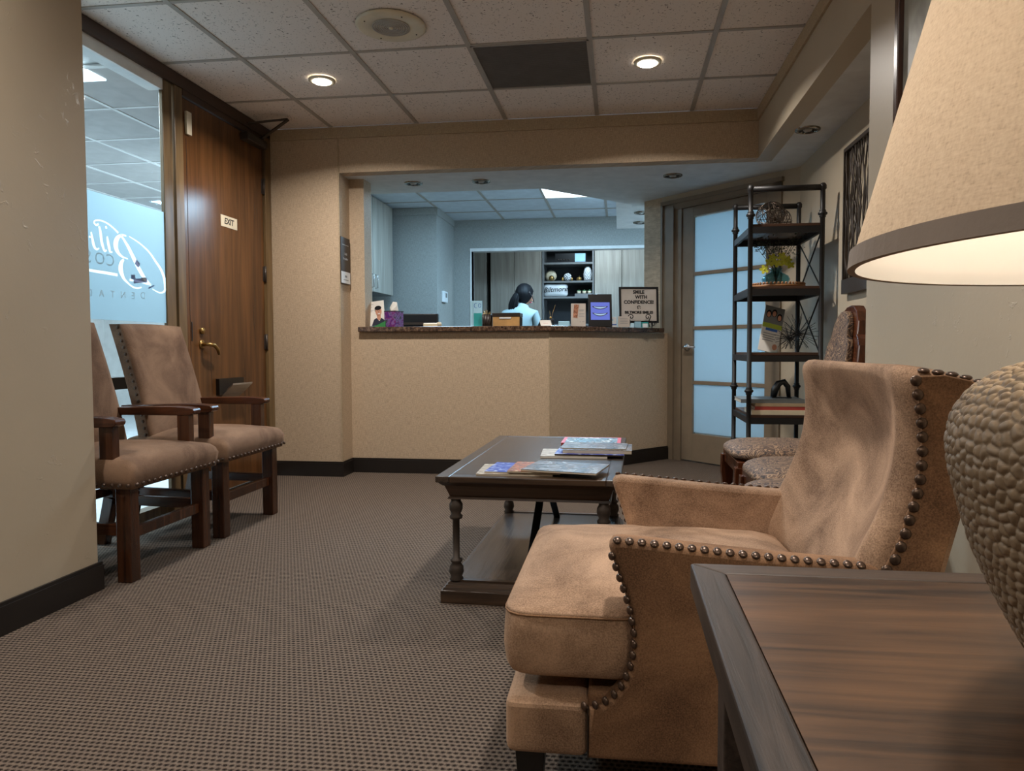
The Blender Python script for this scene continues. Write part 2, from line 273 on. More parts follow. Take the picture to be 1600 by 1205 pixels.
# ------------------------------------------------------------------ builders
class MB:
    def __init__(s, o=(0, 0, 0)): s.v = []; s.f = []; s.o = Vector(o); s.sm = []
    def add(s, vs, fs, smooth=False, mat=None):
        n = len(s.v)
        for p in vs:
            p = Vector(p)
            if mat is not None: p = mat @ p
            s.v.append(p-s.o)
        for f in fs: s.f.append([i+n for i in f]); s.sm.append(smooth)
        return s
    def box(s, a, b, mat=None):
        (x0, y0, z0), (x1, y1, z1) = a, b
        x0, x1 = min(x0, x1), max(x0, x1); y0, y1 = min(y0, y1), max(y0, y1); z0, z1 = min(z0, z1), max(z0, z1)
        return s.add([(x0, y0, z0), (x1, y0, z0), (x1, y1, z0), (x0, y1, z0), (x0, y0, z1), (x1, y0, z1), (x1, y1, z1), (x0, y1, z1)],
              [(0, 3, 2, 1), (4, 5, 6, 7), (0, 1, 5, 4), (1, 2, 6, 5), (2, 3, 7, 6), (3, 0, 4, 7)], False, mat)
    def prism(s, poly, z0, z1, mat=None, smooth=False):
        n = len(poly); vs = [(x, y, z0) for x, y in poly]+[(x, y, z1) for x, y in poly]
        fs = [tuple(range(n-1, -1, -1)), tuple(range(n, 2*n))]+[(i, (i+1) % n, n+(i+1) % n, n+i) for i in range(n)]
        return s.add(vs, fs, smooth, mat)
    def prism_xz(s, poly, y0, y1, mat=None):
        n = len(poly); vs = [(x, y0, z) for x, z in poly]+[(x, y1, z) for x, z in poly]
        fs = [tuple(range(n)), tuple(range(2*n-1, n-1, -1))]+[((i+1) % n, i, n+i, n+(i+1) % n) for i in range(n)]
        return s.add(vs, fs, False, mat)
    def lathe(s, prof, c=(0, 0, 0), seg=24, mat=None, smooth=True, cap=True):
        vs = []; fs = []; n = len(prof)
        for r, z in prof:
            for k in range(seg):
                a = 2*PI*k/seg; vs.append((c[0]+r*math.cos(a), c[1]+r*math.sin(a), c[2]+z))
        for i in range(n-1):
            for k in range(seg): fs.append((i*seg+k, i*seg+(k+1) % seg, (i+1)*seg+(k+1) % seg, (i+1)*seg+k))
        if cap: fs.append(tuple(range(seg-1, -1, -1))); fs.append(tuple((n-1)*seg+k for k in range(seg)))
        return s.add(vs, fs, smooth, mat)
    def tube(s, pts, r, seg=8, closed=False, mat=None):
        pts = [Vector(p) for p in pts]; n = len(pts); vs = []; fs = []; up = None
        rr = r if isinstance(r, (list, tuple)) else [r]*n
        for i, p in enumerate(pts):
            a = pts[i-1] if (i > 0 or closed) else p; b = pts[(i+1) % n] if (i < n-1 or closed) else p
            t = (b-a).normalized()
            if up is None: up = Vector((0, 0, 1)) if abs(t.z) < .9 else Vector((1, 0, 0))
            x = t.cross(up).normalized(); y = x.cross(t).normalized(); up = y
            for k in range(seg):
                an = 2*PI*k/seg; vs.append(p+(x*math.cos(an)+y*math.sin(an))*rr[i])
        for i in range(n if closed else n-1):
            j = (i+1) % n
            for k in range(seg): fs.append((i*seg+k, i*seg+(k+1) % seg, j*seg+(k+1) % seg, j*seg+k))
        if not closed: fs.append(tuple(range(seg-1, -1, -1))); fs.append(tuple((n-1)*seg+k for k in range(seg)))
        return s.add(vs, fs, True, mat)
    def bar(s, a, b, w, h, up=(0, 0, 1)):
        a, b = Vector(a), Vector(b); t = (b-a).normalized(); u = Vector(up); x = t.cross(u).normalized(); y = x.cross(t).normalized()
        vs = [p+x*sx*w/2+y*sy*h/2 for p in (a, b) for sx, sy in ((-1, -1), (1, -1), (1, 1), (-1, 1))]
        return s.add(vs, [(3, 2, 1, 0), (4, 5, 6, 7), (0, 1, 5, 4), (1, 2, 6, 5), (2, 3, 7, 6), (3, 0, 4, 7)])
    def sphere(s, c, r, seg=12, rings=8, mat=None):
        rx, ry, rz = r if isinstance(r, (tuple, list)) else (r, r, r)
        vs = [(c[0], c[1], c[2]-rz)]
        for i in range(1, rings):
            t = PI*i/rings-PI/2
            for k in range(seg): a = 2*PI*k/seg; vs.append((c[0]+rx*math.cos(t)*math.cos(a), c[1]+ry*math.cos(t)*math.sin(a), c[2]+rz*math.sin(t)))
        vs.append((c[0], c[1], c[2]+rz)); fs = []
        for k in range(seg): fs.append((0, 1+(k+1) % seg, 1+k)); fs.append((len(vs)-1, len(vs)-1-seg+k, len(vs)-1-seg+(k+1) % seg))
        for i in range(rings-2):
            for k in range(seg): a = 1+i*seg; fs.append((a+k, a+(k+1) % seg, a+seg+(k+1) % seg, a+seg+k))
        return s.add(vs, fs, True, mat)
    def grid(s, fn, nu, nv, closed_u=False, flip=False):
        vs = [fn(i/(nu if closed_u else nu-1), j/(nv-1)) for j in range(nv) for i in range(nu)]; fs = []
        for j in range(nv-1):
            for i in range(nu if closed_u else nu-1):
                q = (j*nu+i, j*nu+(i+1) % nu, (j+1)*nu+(i+1) % nu, (j+1)*nu+i); fs.append(q[::-1] if flip else q)
        return s.add(vs, fs, True)
    def build(s, name, mat, parent=None, bevel=0, subd=0, bseg=2, recalc=False):
        me = bpy.data.meshes.new(name); me.from_pydata([tuple(p) for p in s.v], [], s.f)
        me.polygons.foreach_set('use_smooth', s.sm); me.materials.append(MT[mat] if isinstance(mat, str) else mat); me.update()
        if recalc:
            bm = bmesh.new(); bm.from_mesh(me); bmesh.ops.recalc_face_normals(bm, faces=bm.faces); bm.to_mesh(me); bm.free()
        o = bpy.data.objects.new(name, me); COL.objects.link(o)
        if parent is not None: o.parent = parent
        else: o.location = s.o
        if bevel:
            m = o.modifiers.new('b', 'BEVEL'); m.width = bevel; m.segments = bseg; m.limit_method = 'ANGLE'; m.angle_limit = math.radians(40)
        if subd: m = o.modifiers.new('s', 'SUBSURF'); m.levels = subd; m.render_levels = subd
        return o
def setp(o, label=None, cat=None, group=None, kind=None):
    if label: o['label'] = label
    if cat: o['category'] = cat
    if group: o['group'] = group
    if kind: o['kind'] = kind
    return o
def thing(name, label, cat, loc=(0, 0, 0), rz=0, group=None):
    o = bpy.data.objects.new(name, None); o.empty_display_size = .1; COL.objects.link(o); o.location = loc; o.rotation_euler = (0, 0, rz)
    return setp(o, label, cat, group)
def sthing(name, loc=(0, 0, 0)):
    o = bpy.data.objects.new(name, None); COL.objects.link(o); o.location = loc; o['kind'] = 'structure'; return o
def kids(o): return [c for c in bpy.data.objects if c.parent == o]
def copy_tree(o, parent=None):
    c = o.copy(); COL.objects.link(c); c.parent = parent
    for ch in kids(o): copy_tree(ch, c)
    return c
def struct(name, mb, mat, bevel=0): 
    o = mb.build(name, mat, None, bevel); o['kind'] = 'structure'; return o
def B(a, b, o=(0, 0, 0)): return MB(o).box(a, b)
def text(s, size, mat, parent, M4, name='lettering', depth=.0006, bold=0.0, mirror=False, align='CENTER', shear=0):
    cu = bpy.data.curves.new(name, 'FONT'); cu.body = s; cu.size = size; cu.extrude = depth; cu.align_x = align; cu.align_y = 'CENTER'; cu.offset = bold; cu.resolution_u = 3; cu.shear = shear
    t = bpy.data.objects.new('t', cu); COL.objects.link(t)
    dg = bpy.context.evaluated_depsgraph_get(); me = bpy.data.meshes.new_from_object(t.evaluated_get(dg)); bpy.data.objects.remove(t)
    if mirror: me.transform(Matrix.Scale(-1, 4, (1, 0, 0))); me.flip_normals()
    me.transform(M4); me.materials.clear(); me.materials.append(MT[mat] if isinstance(mat, str) else mat)
    o = bpy.data.objects.new(name, me); COL.objects.link(o); o.parent = parent; return o
def frame4(origin, xd, yd):
    x = Vector(xd).normalized(); y = Vector(yd).normalized(); z = x.cross(y); m = Matrix((x, y, z)).transposed().to_4x4(); m.translation = Vector(origin); return m
def ribbon(mb, pts, w, M4, thick=.0008, z=0):
    """flat stroke of varying width in a local XY plane, pts = (x,y[,w])"""
    P = [Vector((p[0], p[1], 0)) for p in pts]; n = len(P); L = []; Rr = []
    for i in range(n):
        a = P[max(0, i-1)]; b = P[min(n-1, i+1)]; t = (b-a).normalized(); nn = Vector((-t.y, t.x, 0)); ww = (pts[i][2] if len(pts[i]) > 2 else w)/2
        L.append(P[i]+nn*ww); Rr.append(P[i]-nn*ww)
    vs = []
    for k in (z, z+thick):
        for q in L+Rr: vs.append(M4 @ Vector((q.x, q.y, k)))
    fs = []
    for i in range(n-1):
        fs.append((i, i+1, n+i+1, n+i)); o = 2*n; fs.append((o+n+i, o+n+i+1, o+i+1, o+i))
        fs.append((i+1, i, o+i, o+i+1)); fs.append((n+i, n+i+1, o+n+i+1, o+n+i))
    mb.add(vs, fs, False)
def arcpts(cx, cy, rx, ry, a0, a1, n=14): return [(cx+rx*math.cos(math.radians(a0+(a1-a0)*i/n)), cy+ry*math.sin(math.radians(a0+(a1-a0)*i/n))) for i in range(n+1)]

# ================================================================== STRUCTURE
H = 2.43; HS = 2.12
XL, XP, XS, XR = -2.46, -1.94, .88, 1.205      # glass wall, left pier face, soffit/right pier face, niche wall
YF, YC = 4.71, 4.90
struct('floor', MB().prism([(XL-.05, -2.3), (XS+.6, -2.3), (XS+.6, 6.6), (.2, 6.6), (.2, 10), (-2.6, 10), (-2.6, 4.5), (XL-.05, 4.5)], -.06, 0), 'carpet')
struct('floor', MB().box((-9, -1, -.07), (XL-.05, 10, -.005)), 'lobbyfloor')
struct('wall_left', MB().box((XL-.12, -2.2, 0), (XP, 2.37, H)), 'plaster')
struct('wall_right', MB().box((XS, -2.2, 0), (XR+.12, 2.67, H)), 'plaster')
struct('wall_back', MB().box((XL-.12, -2.3, 0), (XR+.12, -2.2, H)), 'plaster')
struct('wall_right', MB().box((XR, 2.67, 0), (XR+.12, 5.2, HS)), 'plaster')
# front panel left of the desk and its return
struct('wall_front', MB().prism([(XL, YF), (XP, YF), (XP, YC), (XP+.0, 5.32), (XP-.0, 5.34), (XL, 5.34)], 0, H), 'grass')
# desk front wall, 45 degree fold
cw = [(XP, YC), (-.49, YC), (.393, 5.783), (.308, 5.868), (-.539, YC+.12), (XP, YC+.12)]
struct('wall_front', MB().prism(cw, 0, 1.02), 'grass')
struct('trim_5', MB().prism([(-.4925, YC-.004), (-.4875, YC-.004), (-.4865, YC+.002), (-.4935, YC+.002)], .1, 1.02), 'crown')
# upright at the left side of the opening
struct('wall_front', MB().box((XP, YC, 1.02), (-1.83, 5.05, HS)), 'grass')
# upright at the right side of the opening, along the diagonal
def dg(s, t):  # s along door wall from its left end (towards +x -y), t out of the wall (towards room)
    x0, y0 = .20, 5.98; k = math.sqrt(.5); return (x0+s*k-t*k, y0-s*k-t*k)
struct('wall_front', MB().prism([dg(0, 0), dg(.195, 0), dg(.195, -.12), dg(0, -.12)], 0, HS), 'grass')
struct('wall_front', MB().prism([dg(1.225, 0), dg(1.46, 0), dg(1.60, -.12), dg(1.225, -.12)], 0, HS+.0), 'plaster')
struct('wall_front', MB().prism([dg(.195, 0), dg(1.30, 0), dg(1.30, -.12), dg(.195, -.12)], 2.075, HS), 'plaster')
# soffits (real boxes)
struct('ceiling_soffit'.replace('ceiling_soffit', 'trim_1'), MB().prism([(XP, YF), (XS, YF), (XS, YF+.1), (XP, YF+.1)], HS, H), 'grass')
struct('trim_2', MB().box((XS, 2.67, HS), (XS+.1, YF+.1, H)), 'plaster')
edge = [(XP-.02, 5.385), (-.60, 5.385), (-.035, 5.95)]
struct('ceiling', MB().prism([(XP-.02, YF+.1), (XS+.1, YF+.1), (XS+.1, 2.67), (XR+.14, 2.67), (XR+.14, 5.1), (.1, 6.2), (.1, 6.085), (-.035, 5.95), (-.60, 5.385), (XP-.02, 5.385)], HS, HS+.07), 'drywall')
struct('trim_3', MB().prism([(-.035, 5.955), (.10, 6.09), (1.6, 6.09), (1.6, 7.3), (-.035, 7.3)], HS+.001, H), 'white')
# crown band round the lower edge of the tile ceiling
struct('trim_4', MB().box((XL, YF-.012, H-.075), (XP+.0, YF, H)).box((XP, YF-.012, H-.075), (XS-.0, YF, H)).box((XS-.012, -2.2, H-.075), (XS, YF-.012, H)), 'crown')
struct('trim_6', MB().box((XP-.004, YF-.005, HS-2.02), (XP+.006, YF+.003, H-.075)), 'crown')
# baseboards
bh = .105
def bb(name, p, q, n):   # p->q along the floor, n = outward normal
    p, q, n = Vector(p), Vector(q), Vector(n).normalized(); t = .014
    a = [(p.x, p.y), (q.x, q.y), (q.x+n.x*t, q.y+n.y*t), (p.x+n.x*t, p.y+n.y*t)]
    t2 = .009; c = [(p.x, p.y), (q.x, q.y), (q.x+n.x*t2, q.y+n.y*t2), (p.x+n.x*t2, p.y+n.y*t2)]
    mb = MB(); mb.prism(a, 0, bh-.012); mb.prism(c, bh-.012, bh); o = mb.build(name, 'base', None, recalc=True); o['kind'] = 'structure'
bb('baseboard_left', (XP, -2.2), (XP, 2.384), (1, 0)); bb('baseboard_left', (XL, 2.37), (XP, 2.37), (0, 1))
bb('baseboard_front', (XL+.02, YF), (XP+.014, YF), (0, -1)); bb('baseboard_front', (XP, YF), (XP, YC), (1, 0))
bb('baseboard_front', (XP, YC), (-.49, YC), (0, -1)); bb('baseboard_front', (-.49, YC), (.385, 5.775), (1, -1))
bb('baseboard_right', (XS, -2.2), (XS, 2.67), (-1, 0)); bb('baseboard_right', (XR, 2.67), (XR, 4.97), (-1, 0))

# ---- tiled ceiling: slab above, one object per tile, one per grid bar
GX0, GY0, T = -1.3726, 2.9346, .61
def tiled(name, x0, x1, y0, y1, z, skip=(), bar='grid', tm='tile'):
    root = struct(name, MB().box((x0, y0, z+.03), (x1, y1, z+.06)), 'drywall')
    xs = sorted(set([x0, x1]+[GX0+i*T for i in range(-14, 12) if x0+.02 < GX0+i*T < x1-.02]))
    ys = sorted(set([y0, y1]+[GY0+i*T for i in range(-14, 14) if y0+.02 < GY0+i*T < y1-.02]))
    cache = {}
    for i in range(len(xs)-1):
        for j in range(len(ys)-1):
            a, b = xs[i+1]-xs[i], ys[j+1]-ys[j]; cx, cy = (xs[i]+xs[i+1])/2, (ys[j]+ys[j+1])/2
            if any(abs(cx-sx) < .3 and abs(cy-sy) < .3 for sx, sy in skip): continue
            k = (round(a, 3), round(b, 3))
            if k not in cache:
                o = MB().box((-a/2+.003, -b/2+.003, .004), (a/2-.003, b/2-.003, .02)).build('ceiling_tile', tm, root, bevel=0); cache[k] = o.data
            else:
                o = bpy.data.objects.new('ceiling_tile', cache[k]); COL.objects.link(o); o.parent = root
            o.location = (cx, cy, z+random.uniform(0, .0015))
    for x in xs[1:-1]:
        MB().box((x-.013, y0, z-.001), (x+.013, y1, z+.006)).build('grid_bar', bar, root)
    for j, y in enumerate(ys[1:-1]):
        MB().box((x0, y-.011, z), (x1, y+.011, z+.006)).build('grid_bar', bar, root)
    return root
c1 = tiled('ceiling', XL, XS, -2.2, YF, H, skip=[(-.46, 3.85)])
c2 = tiled('ceiling', -3.0, 1.6, 5.0, 8.3, H, skip=[(-.46, 6.9)], tm='tile_o')
c3 = tiled('ceiling', -7.0, XL-.04, -.8, 8.8, H, skip=[(-3.18, 3.42)], bar='white', tm='tile_l')
struct('ceiling', MB().box((-2.6, 8.4, 2.42), (2, 10, 2.5)), 'drywall')
# office walls
struct('wall_office', MB().box((-3.05, 5.34, 0), (-2.82, 7.5, H)), 'grass_o')
struct('wall_office', MB().box((-3.05, 7.5, 0), (-1.98, 8.3, H)), 'grass_o')
struct('wall_office', MB().box((-2.6, 8.3, 0), (-1.764, 8.42, H)), 'grass_o')
struct('wall_office', MB().box((-1.764, 8.3, 2.075), (1.6, 8.42, H)), 'grass_o')
struct('wall_office', MB().box((1.6, 5.9, 0), (1.7, 10, H)), 'white')
struct('wall_office', MB().box((-2.7, 8.42, 0), (-2.6, 10, H)), 'grass_o')
struct('wall_office', MB().box((-2.7, 10, 0), (1.7, 10.1, H)), 'grass_o')
struct('wall_office', MB().prism([dg(0, -.12), dg(.10, -.12), (1.6, 6.5), (1.6, 6.6), (.35, 6.2)], 0, HS), 'white')
struct('trim_7', MB().box((-3.0, 7.488, H-.075), (-1.968, 7.5, H)).box((-1.98, 7.5, H-.075), (-1.968, 8.3, H)).box((-1.98, 8.288, H-.075), (1.6, 8.3, H)), 'grass_o')
struct('trim_8', MB().box((-1.784, 8.29, 0), (-1.764, 8.43, 2.095)).box((-1.764, 8.29, 2.060), (1.6, 8.43, 2.095)), 'white')
# lobby shell seen through the glass
struct('wall_lobby', MB().box((-7.1, -.8, 0), (-7.0, 8.8, H)), 'white')
struct('wall_lobby', MB().box((-7.0, 8.8, 0), (-2.5, 8.9, H)), 'white')
struct('wall_lobby', MB().box((-7.0, -.9, 0), (-2.5, -.8, H)), 'white')
struct('wall_lobby', MB().box((-3.2, 5.34, 0), (-3.05, 8.8, H)), 'white')
struct('wall_lobby', MB().box((XL-.11, 4.74, 0), (XL-.05, 5.34, H)), 'white')

# ---- window_1: the glazed wall, window_1 > frame parts, pane, frosted film, logo
W = sthing('window_1', (XL, 3.0, 0)); wo = (XL, 3.0, 0)
B((XL-.05, 2.37, .745), (XL+.03, 3.56, .765), wo).build('sill_rail', 'mull', W)
B((XL-.045, 2.37, .705), (XL+.02, 3.56, .745), wo).build('sill_rail', 'mull', W)
B((XL-.05, 2.37, 0), (XL+.02, 3.56, .06), wo).build('bottom_rail', 'framewood', W)
B((XL-.07, 2.37, 2.36), (XL+.03, 4.71, H), wo).build('header', 'darkframe', W)
B((XL-.07, 2.37, 2.30), (XL+.012, 3.56, 2.36), wo).build('header_lining', 'white', W)
B((XL-.010, 3.555, 0), (XL+.012, 3.635, 2.36), wo).build('post', 'framewood', W, .003)
B((XL-.06, 3.642, 0), (XL+.022, 3.715, 2.36), wo).build('post', 'framewood', W, .003)
B((XL-.004, 2.37, .745), (XL+.001, 3.556, 2.31), wo).build('pane', 'glass', W)
B((XL-.004, 2.37, .06), (XL+.001, 3.556, .71), wo).build('pane', 'glass', W)
LM = frame4((XL+.0042, 3.428, 1.345), (0, -1, 0), (0, 0, 1)); LM.translation -= Vector(wo)
STROKES = [([(.209, .13, .012), (.16, .082, .018), (.119, .028, .024), (.077, -.027, .026), (.025, -.082, .022), (-.021, -.109, .012)]),
 ([(.362, .158, .010), (.380, .150, .010), (.394, .160, .008), (.380, .172, .008), (.334, .177, .008), (.28, .164, .009), (.225, .136, .011)]),
 ([(.145, .131, .006), (.072, .11, .008), (.009, .082, .010), (-.027, .059, .012), (-.064, .026, .014), (-.102, -.007, .017), (-.13, -.048, .020), (-.140, -.085, .022), (-.140, -.118, .018), (-.126, -.136, .012), (-.086, -.142, .008), (-.029, -.127, .006)]),
 ([(.167, .13, .008), (.2, .129, .012), (.23, .112, .022), (.245, .086, .030), (.245, .057, .028), (.226, .032, .018), (.196, .018, .010), (.159, .013, .006)]),
 ([(.190, .006, .012), (.208, -.012, .022), (.216, -.043, .030), (.207, -.071, .026), (.190, -.095, .016), (.159, -.115, .010), (.125, -.13, .009), (.09, -.133, .009), (.059, -.125, .008)]),
 ([(.60, -.070, .012), (.416, -.075, .014), (.321, -.076, .015), (.240, -.078, .015)]), ([(.150, -.094, .012), (.053, -.099, .010), (-.02, -.108, .008)]),
 ([(.306, .106, .010), (.3, .073, .017), (.294, .050, .016), (.288, .032, .011), (.272, .034, .006)]), ([(.314, .156, .012), (.310, .143, .012)]),
 ([(.360, .148, .012), (.352, .121, .016), (.346, .077, .017), (.336, .047, .015), (.326, .031, .011), (.311, .038, .006)]),
 ([(.414, .112, .008), (.405, .069, .016), (.396, .042, .015), (.380, .032, .010), (.364, .040, .006)]), ([(.43, .086, .009), (.418, .086, .009)]),
 ([(.47, .09, .012), (.46, .04, .012)]), ([(.52, .09, .012), (.51, .04, .012)])]
def logo_mesh(th, z0, nm, mat):
    lg = MB()
    for st_ in STROKES:
        dense = []
        for i in range(len(st_)-1):
            p0, p1, p2, p3 = st_[max(0, i-1)], st_[i], st_[i+1], st_[min(len(st_)-1, i+2)]
            for k_ in range(4):
                t = k_/4; dense.append(tuple(.5*(2*p1[c_]+(p2[c_]-p0[c_])*t+(2*p0[c_]-5*p1[c_]+4*p2[c_]-p3[c_])*t*t+(3*p1[c_]-p0[c_]-3*p2[c_]+p3[c_])*t**3) for c_ in range(3)))
        dense.append(st_[-1]); ribbon(lg, [(q_[0]*.955+.012, q_[1]*.97, q_[2]) for q_ in dense], .01, LM, th, z0)
    return lg
film = B((XL+.0025, 2.37, 1.045), (XL+.0035, 3.5545, 1.645), wo).build('frosted_film', 'film', W)
def mesh_area(me): return sum(p.area for p in me.polygons)
for st_ in STROKES:
    keep = STROKES; STROKES = [st_]; cut = logo_mesh(.006, -.003, 'cut', 'film').build('cut', 'film', W, recalc=True); STROKES = keep
    # close the ribbon's two ends so the cutter is solid
    bm = bmesh.new(); bm.from_mesh(cut.data); bmesh.ops.remove_doubles(bm, verts=bm.verts, dist=1e-6); bmesh.ops.holes_fill(bm, edges=bm.edges); bmesh.ops.recalc_face_normals(bm, faces=bm.faces); bm.to_mesh(cut.data); bm.free()
    bmod = film.modifiers.new('cut', 'BOOLEAN'); bmod.object = cut; bmod.solver = 'EXACT'
    dgr = bpy.context.evaluated_depsgraph_get(); dgr.update(); fme = bpy.data.meshes.new_from_object(film.evaluated_get(dgr)); film.modifiers.clear()
    if mesh_area(fme) > .9*mesh_area(film.data): film.data = fme
    bpy.data.objects.remove(cut)
film['label'] = 'frosted privacy film with a clear cut logo'
lgo = logo_mesh(.0005, 0, 'frosted_logo', 'logo').build('frosted_logo', 'logo', W); lgo['label'] = 'paler script letters cut in the film, seen mirrored'
for s_, x_, z_, sz in (('C', .287, -.013, .082), ('O', .357, -.013, .082), ('S', .43, -.013, .082), ('D', .06, -.166, .05), ('E', .132, -.172, .05), ('N', .205, -.174, .05), ('T', .278, -.176, .05), ('A', .352, -.177, .05), ('L', .425, -.178, .05)):
    text(s_, sz, 'logo', W, LM @ Matrix.Translation((x_, z_, .0004)), depth=.0003)
tg = MB(); 
for (u, v, a_, b_, an) in ((.094, -.003, .034, .026, 32), (.075, -.088, .105, .022, -9), (.128, -.074, .03, .02, -5), (.048, -.078, .035, .02, -5), (-.01, -.113, .05, .006, -22)):
    m4 = LM @ Matrix.Translation((u, v, .0012)) @ Matrix.Rotation(math.radians(an), 4, 'Z'); tg.box((-a_/2, -b_/2, 0), (a_/2, b_/2, .001), m4)
tg.build('sticker', 'bluetag', W)['label'] = 'blue tape stickers on the glass'
# a light troffer in the lobby ceiling
setp(B((-3.47, 3.13, H-.004), (-2.895, 3.71, H+.01)).build('ceiling_light', 'panelglow'), 'glowing square light panel in the ceiling behind the glass wall', 'ceiling light')
# lobby skirting / low shelf glimpsed through the lower glass
struct('trim_9', MB().box((-6.99, -.8, 0), (-6.97, 8.8, .1)), 'base')

# ---- door_1: walnut entrance door
D = sthing('door_1', (XL, 4.18, 0)); do = (XL, 4.18, 0)
B((XL-.05, 3.725, .02), (XL+.012, 4.615, 2.32), do).build('leaf', 'doorwood', D, .003)
B((XL-.05, 3.755, .30), (XL+.0135, 3.758, 2.1), do).build('lock_edge', 'darkframe', D)
B((XL-.05, 4.62, 0), (XL+.03, 4.70, 2.37), do).build('frame', 'framewood', D, .003)
B((XL-.05, 3.716, 2.325), (XL+.024, 4.70, 2.37), do).build('frame', 'darkframe', D, .003)
for z in (.28, .95, 1.42, 2.02):
    MB(do).tube([(XL+.02, 4.617, z-.055), (XL+.02, 4.617, z+.055)], .009, 8).box((XL+.012, 4.595, z-.05), (XL+.016, 4.64, z+.05)).build('hinge', 'iron', D)
hd = MB(do).tube([(XL+.012, 3.862, .93), (XL+.018, 3.862, .93)], .026, 16).build('handle', 'brass', D)
MB(do).tube([(XL+.015, 3.862, .93), (XL+.06, 3.866, .93), (XL+.068, 3.90, .926), (XL+.062, 3.95, .90), (XL+.052, 3.975, .87)], [.012, .011, .012, .011, .007], 10).build('lever', 'brass', hd)
MB(do).tube([(XL+.010, 3.862, 1.01), (XL+.026, 3.862, 1.01)], .019, 14).build('lock_cylinder', 'brass', D)
B((XL+.012, 3.765, .95), (XL+.0145, 3.775, 1.06), do).build('latch_plate', 'blackwood', D)
B((XL+.012, 3.745, 2.12), (XL+.03, 3.79, 2.25), do).build('contact_sensor', 'offwhite', D, .004)
cl = B((XL+.012, 4.33, 2.26), (XL+.075, 4.58, 2.31), do).build('door_closer', 'iron', D, .008)
MB(do).bar((XL+.05, 4.53, 2.315), (XL+.30, 4.42, 2.40), .022, .008).bar((XL+.05, 4.36, 2.37), (XL+.30, 4.42, 2.405), .022, .008).sphere((XL+.05, 4.53, 2.312), .014).build('closer_arm', 'iron', cl)
MB(do).box((XL+.012, 4.0, .62), (XL+.035, 4.28, .72)).build('paper_tray', 'blackwood', D)
MB(do).prism_xz([(XL+.012, .60), (XL+.10, .68), (XL+.10, .69), (XL+.012, .615)], 4.04, 4.27).build('paper_tray', 'chrome', D)
es = setp(B((XL+.0125, 4.09, 1.665), (XL+.0145, 4.275, 1.735), (XL+.0125, 4.18, 1.70)).build('exit_sign', 'offwhite'), 'small tan plate reading EXIT on the walnut door', 'sign')
text('EXIT', .052, 'ink', es, frame4((.0022, 0, 0), (0, 1, 0), (0, 0, 1)), bold=.0012, shear=.15)

# ---- door_2: taupe door with four frosted panes, on the diagonal
D2 = sthing('door_2', dg(.75, 0)+(0,)); d2 = Vector(dg(.75, 0)+(0,))
def dbox(s0, s1, z0, z1, t0, t1, mb=None):
    mb = mb or MB(d2); mb.prism([dg(s0, t1), dg(s1, t1), dg(s1, t0), dg(s0, t0)], z0, z1); return mb
# casing (s measured from left end; door opening .39 - 1.20)
L0, L1 = .405, 1.215
dbox(.205, .225, 0, 2.06, 0, .03).build('casing', 'taupe', D2); dbox(.225, .30, 0, 2.05, 0, .018).build('casing', 'taupe', D2)
dbox(.30, .335, 0, 2.03, 0, .024).build('casing', 'taupe', D2); dbox(.335, .40, 0, 2.01, -.05, .004).build('jamb', 'taupe', D2)
dbox(.205, 1.30, 2.045, 2.075, 0, .03).build('casing', 'taupe', D2); dbox(.225, 1.29, 2.01, 2.045, 0, .018).build('casing', 'taupe', D2)
dbox(1.225, 1.29, 0, 2.045, 0, .018).build('casing', 'taupe', D2); dbox(.335, 1.225, 2.0, 2.015, -.05, .01).build('jamb', 'taupe', D2)
lf = MB(d2); dbox(L0, .512, .01, 1.998, -.045, -.005, lf); dbox(1.158, L1, .01, 1.998, -.045, -.005, lf)
dbox(.512, 1.158, .01, .225, -.045, -.005, lf); dbox(.512, 1.158, 1.925, 1.998, -.045, -.005, lf)
lf.build('leaf', 'taupe', D2, .002)
zz = [.225, .628, 1.055, 1.477, 1.925]
for z in zz[1:-1]: dbox(.512, 1.158, z-.014, z+.014, -.04, -.008).build('muntin', 'taupe', D2, .003)
for a, b in zip(zz[:-1], zz[1:]): dbox(.515, 1.155, a+.01, b-.01, -.028, -.022).build('pane', 'frost', D2)
p = Vector(dg(.462, .0)+(.905,)); k = math.sqrt(.5); out = Vector((-k, -k, 0)); al = Vector((k, -k, 0))
hn = MB(d2).tube([p-out*.005, p+out*.006], .028, 16).build('handle', 'chrome', D2)
MB(d2).tube([p, p+out*.045, p+out*.05+al*.02, p+out*.045+al*.11], [.01, .01, .01, .008], 10).build('lever', 'chrome', hn)
# side room behind frosted door
struct('wall_side_room', MB().box((1.7, 4.6, 0), (3.4, 4.7, H)).box((3.4, 4.6, 0), (3.5, 7.6, H)), 'white')

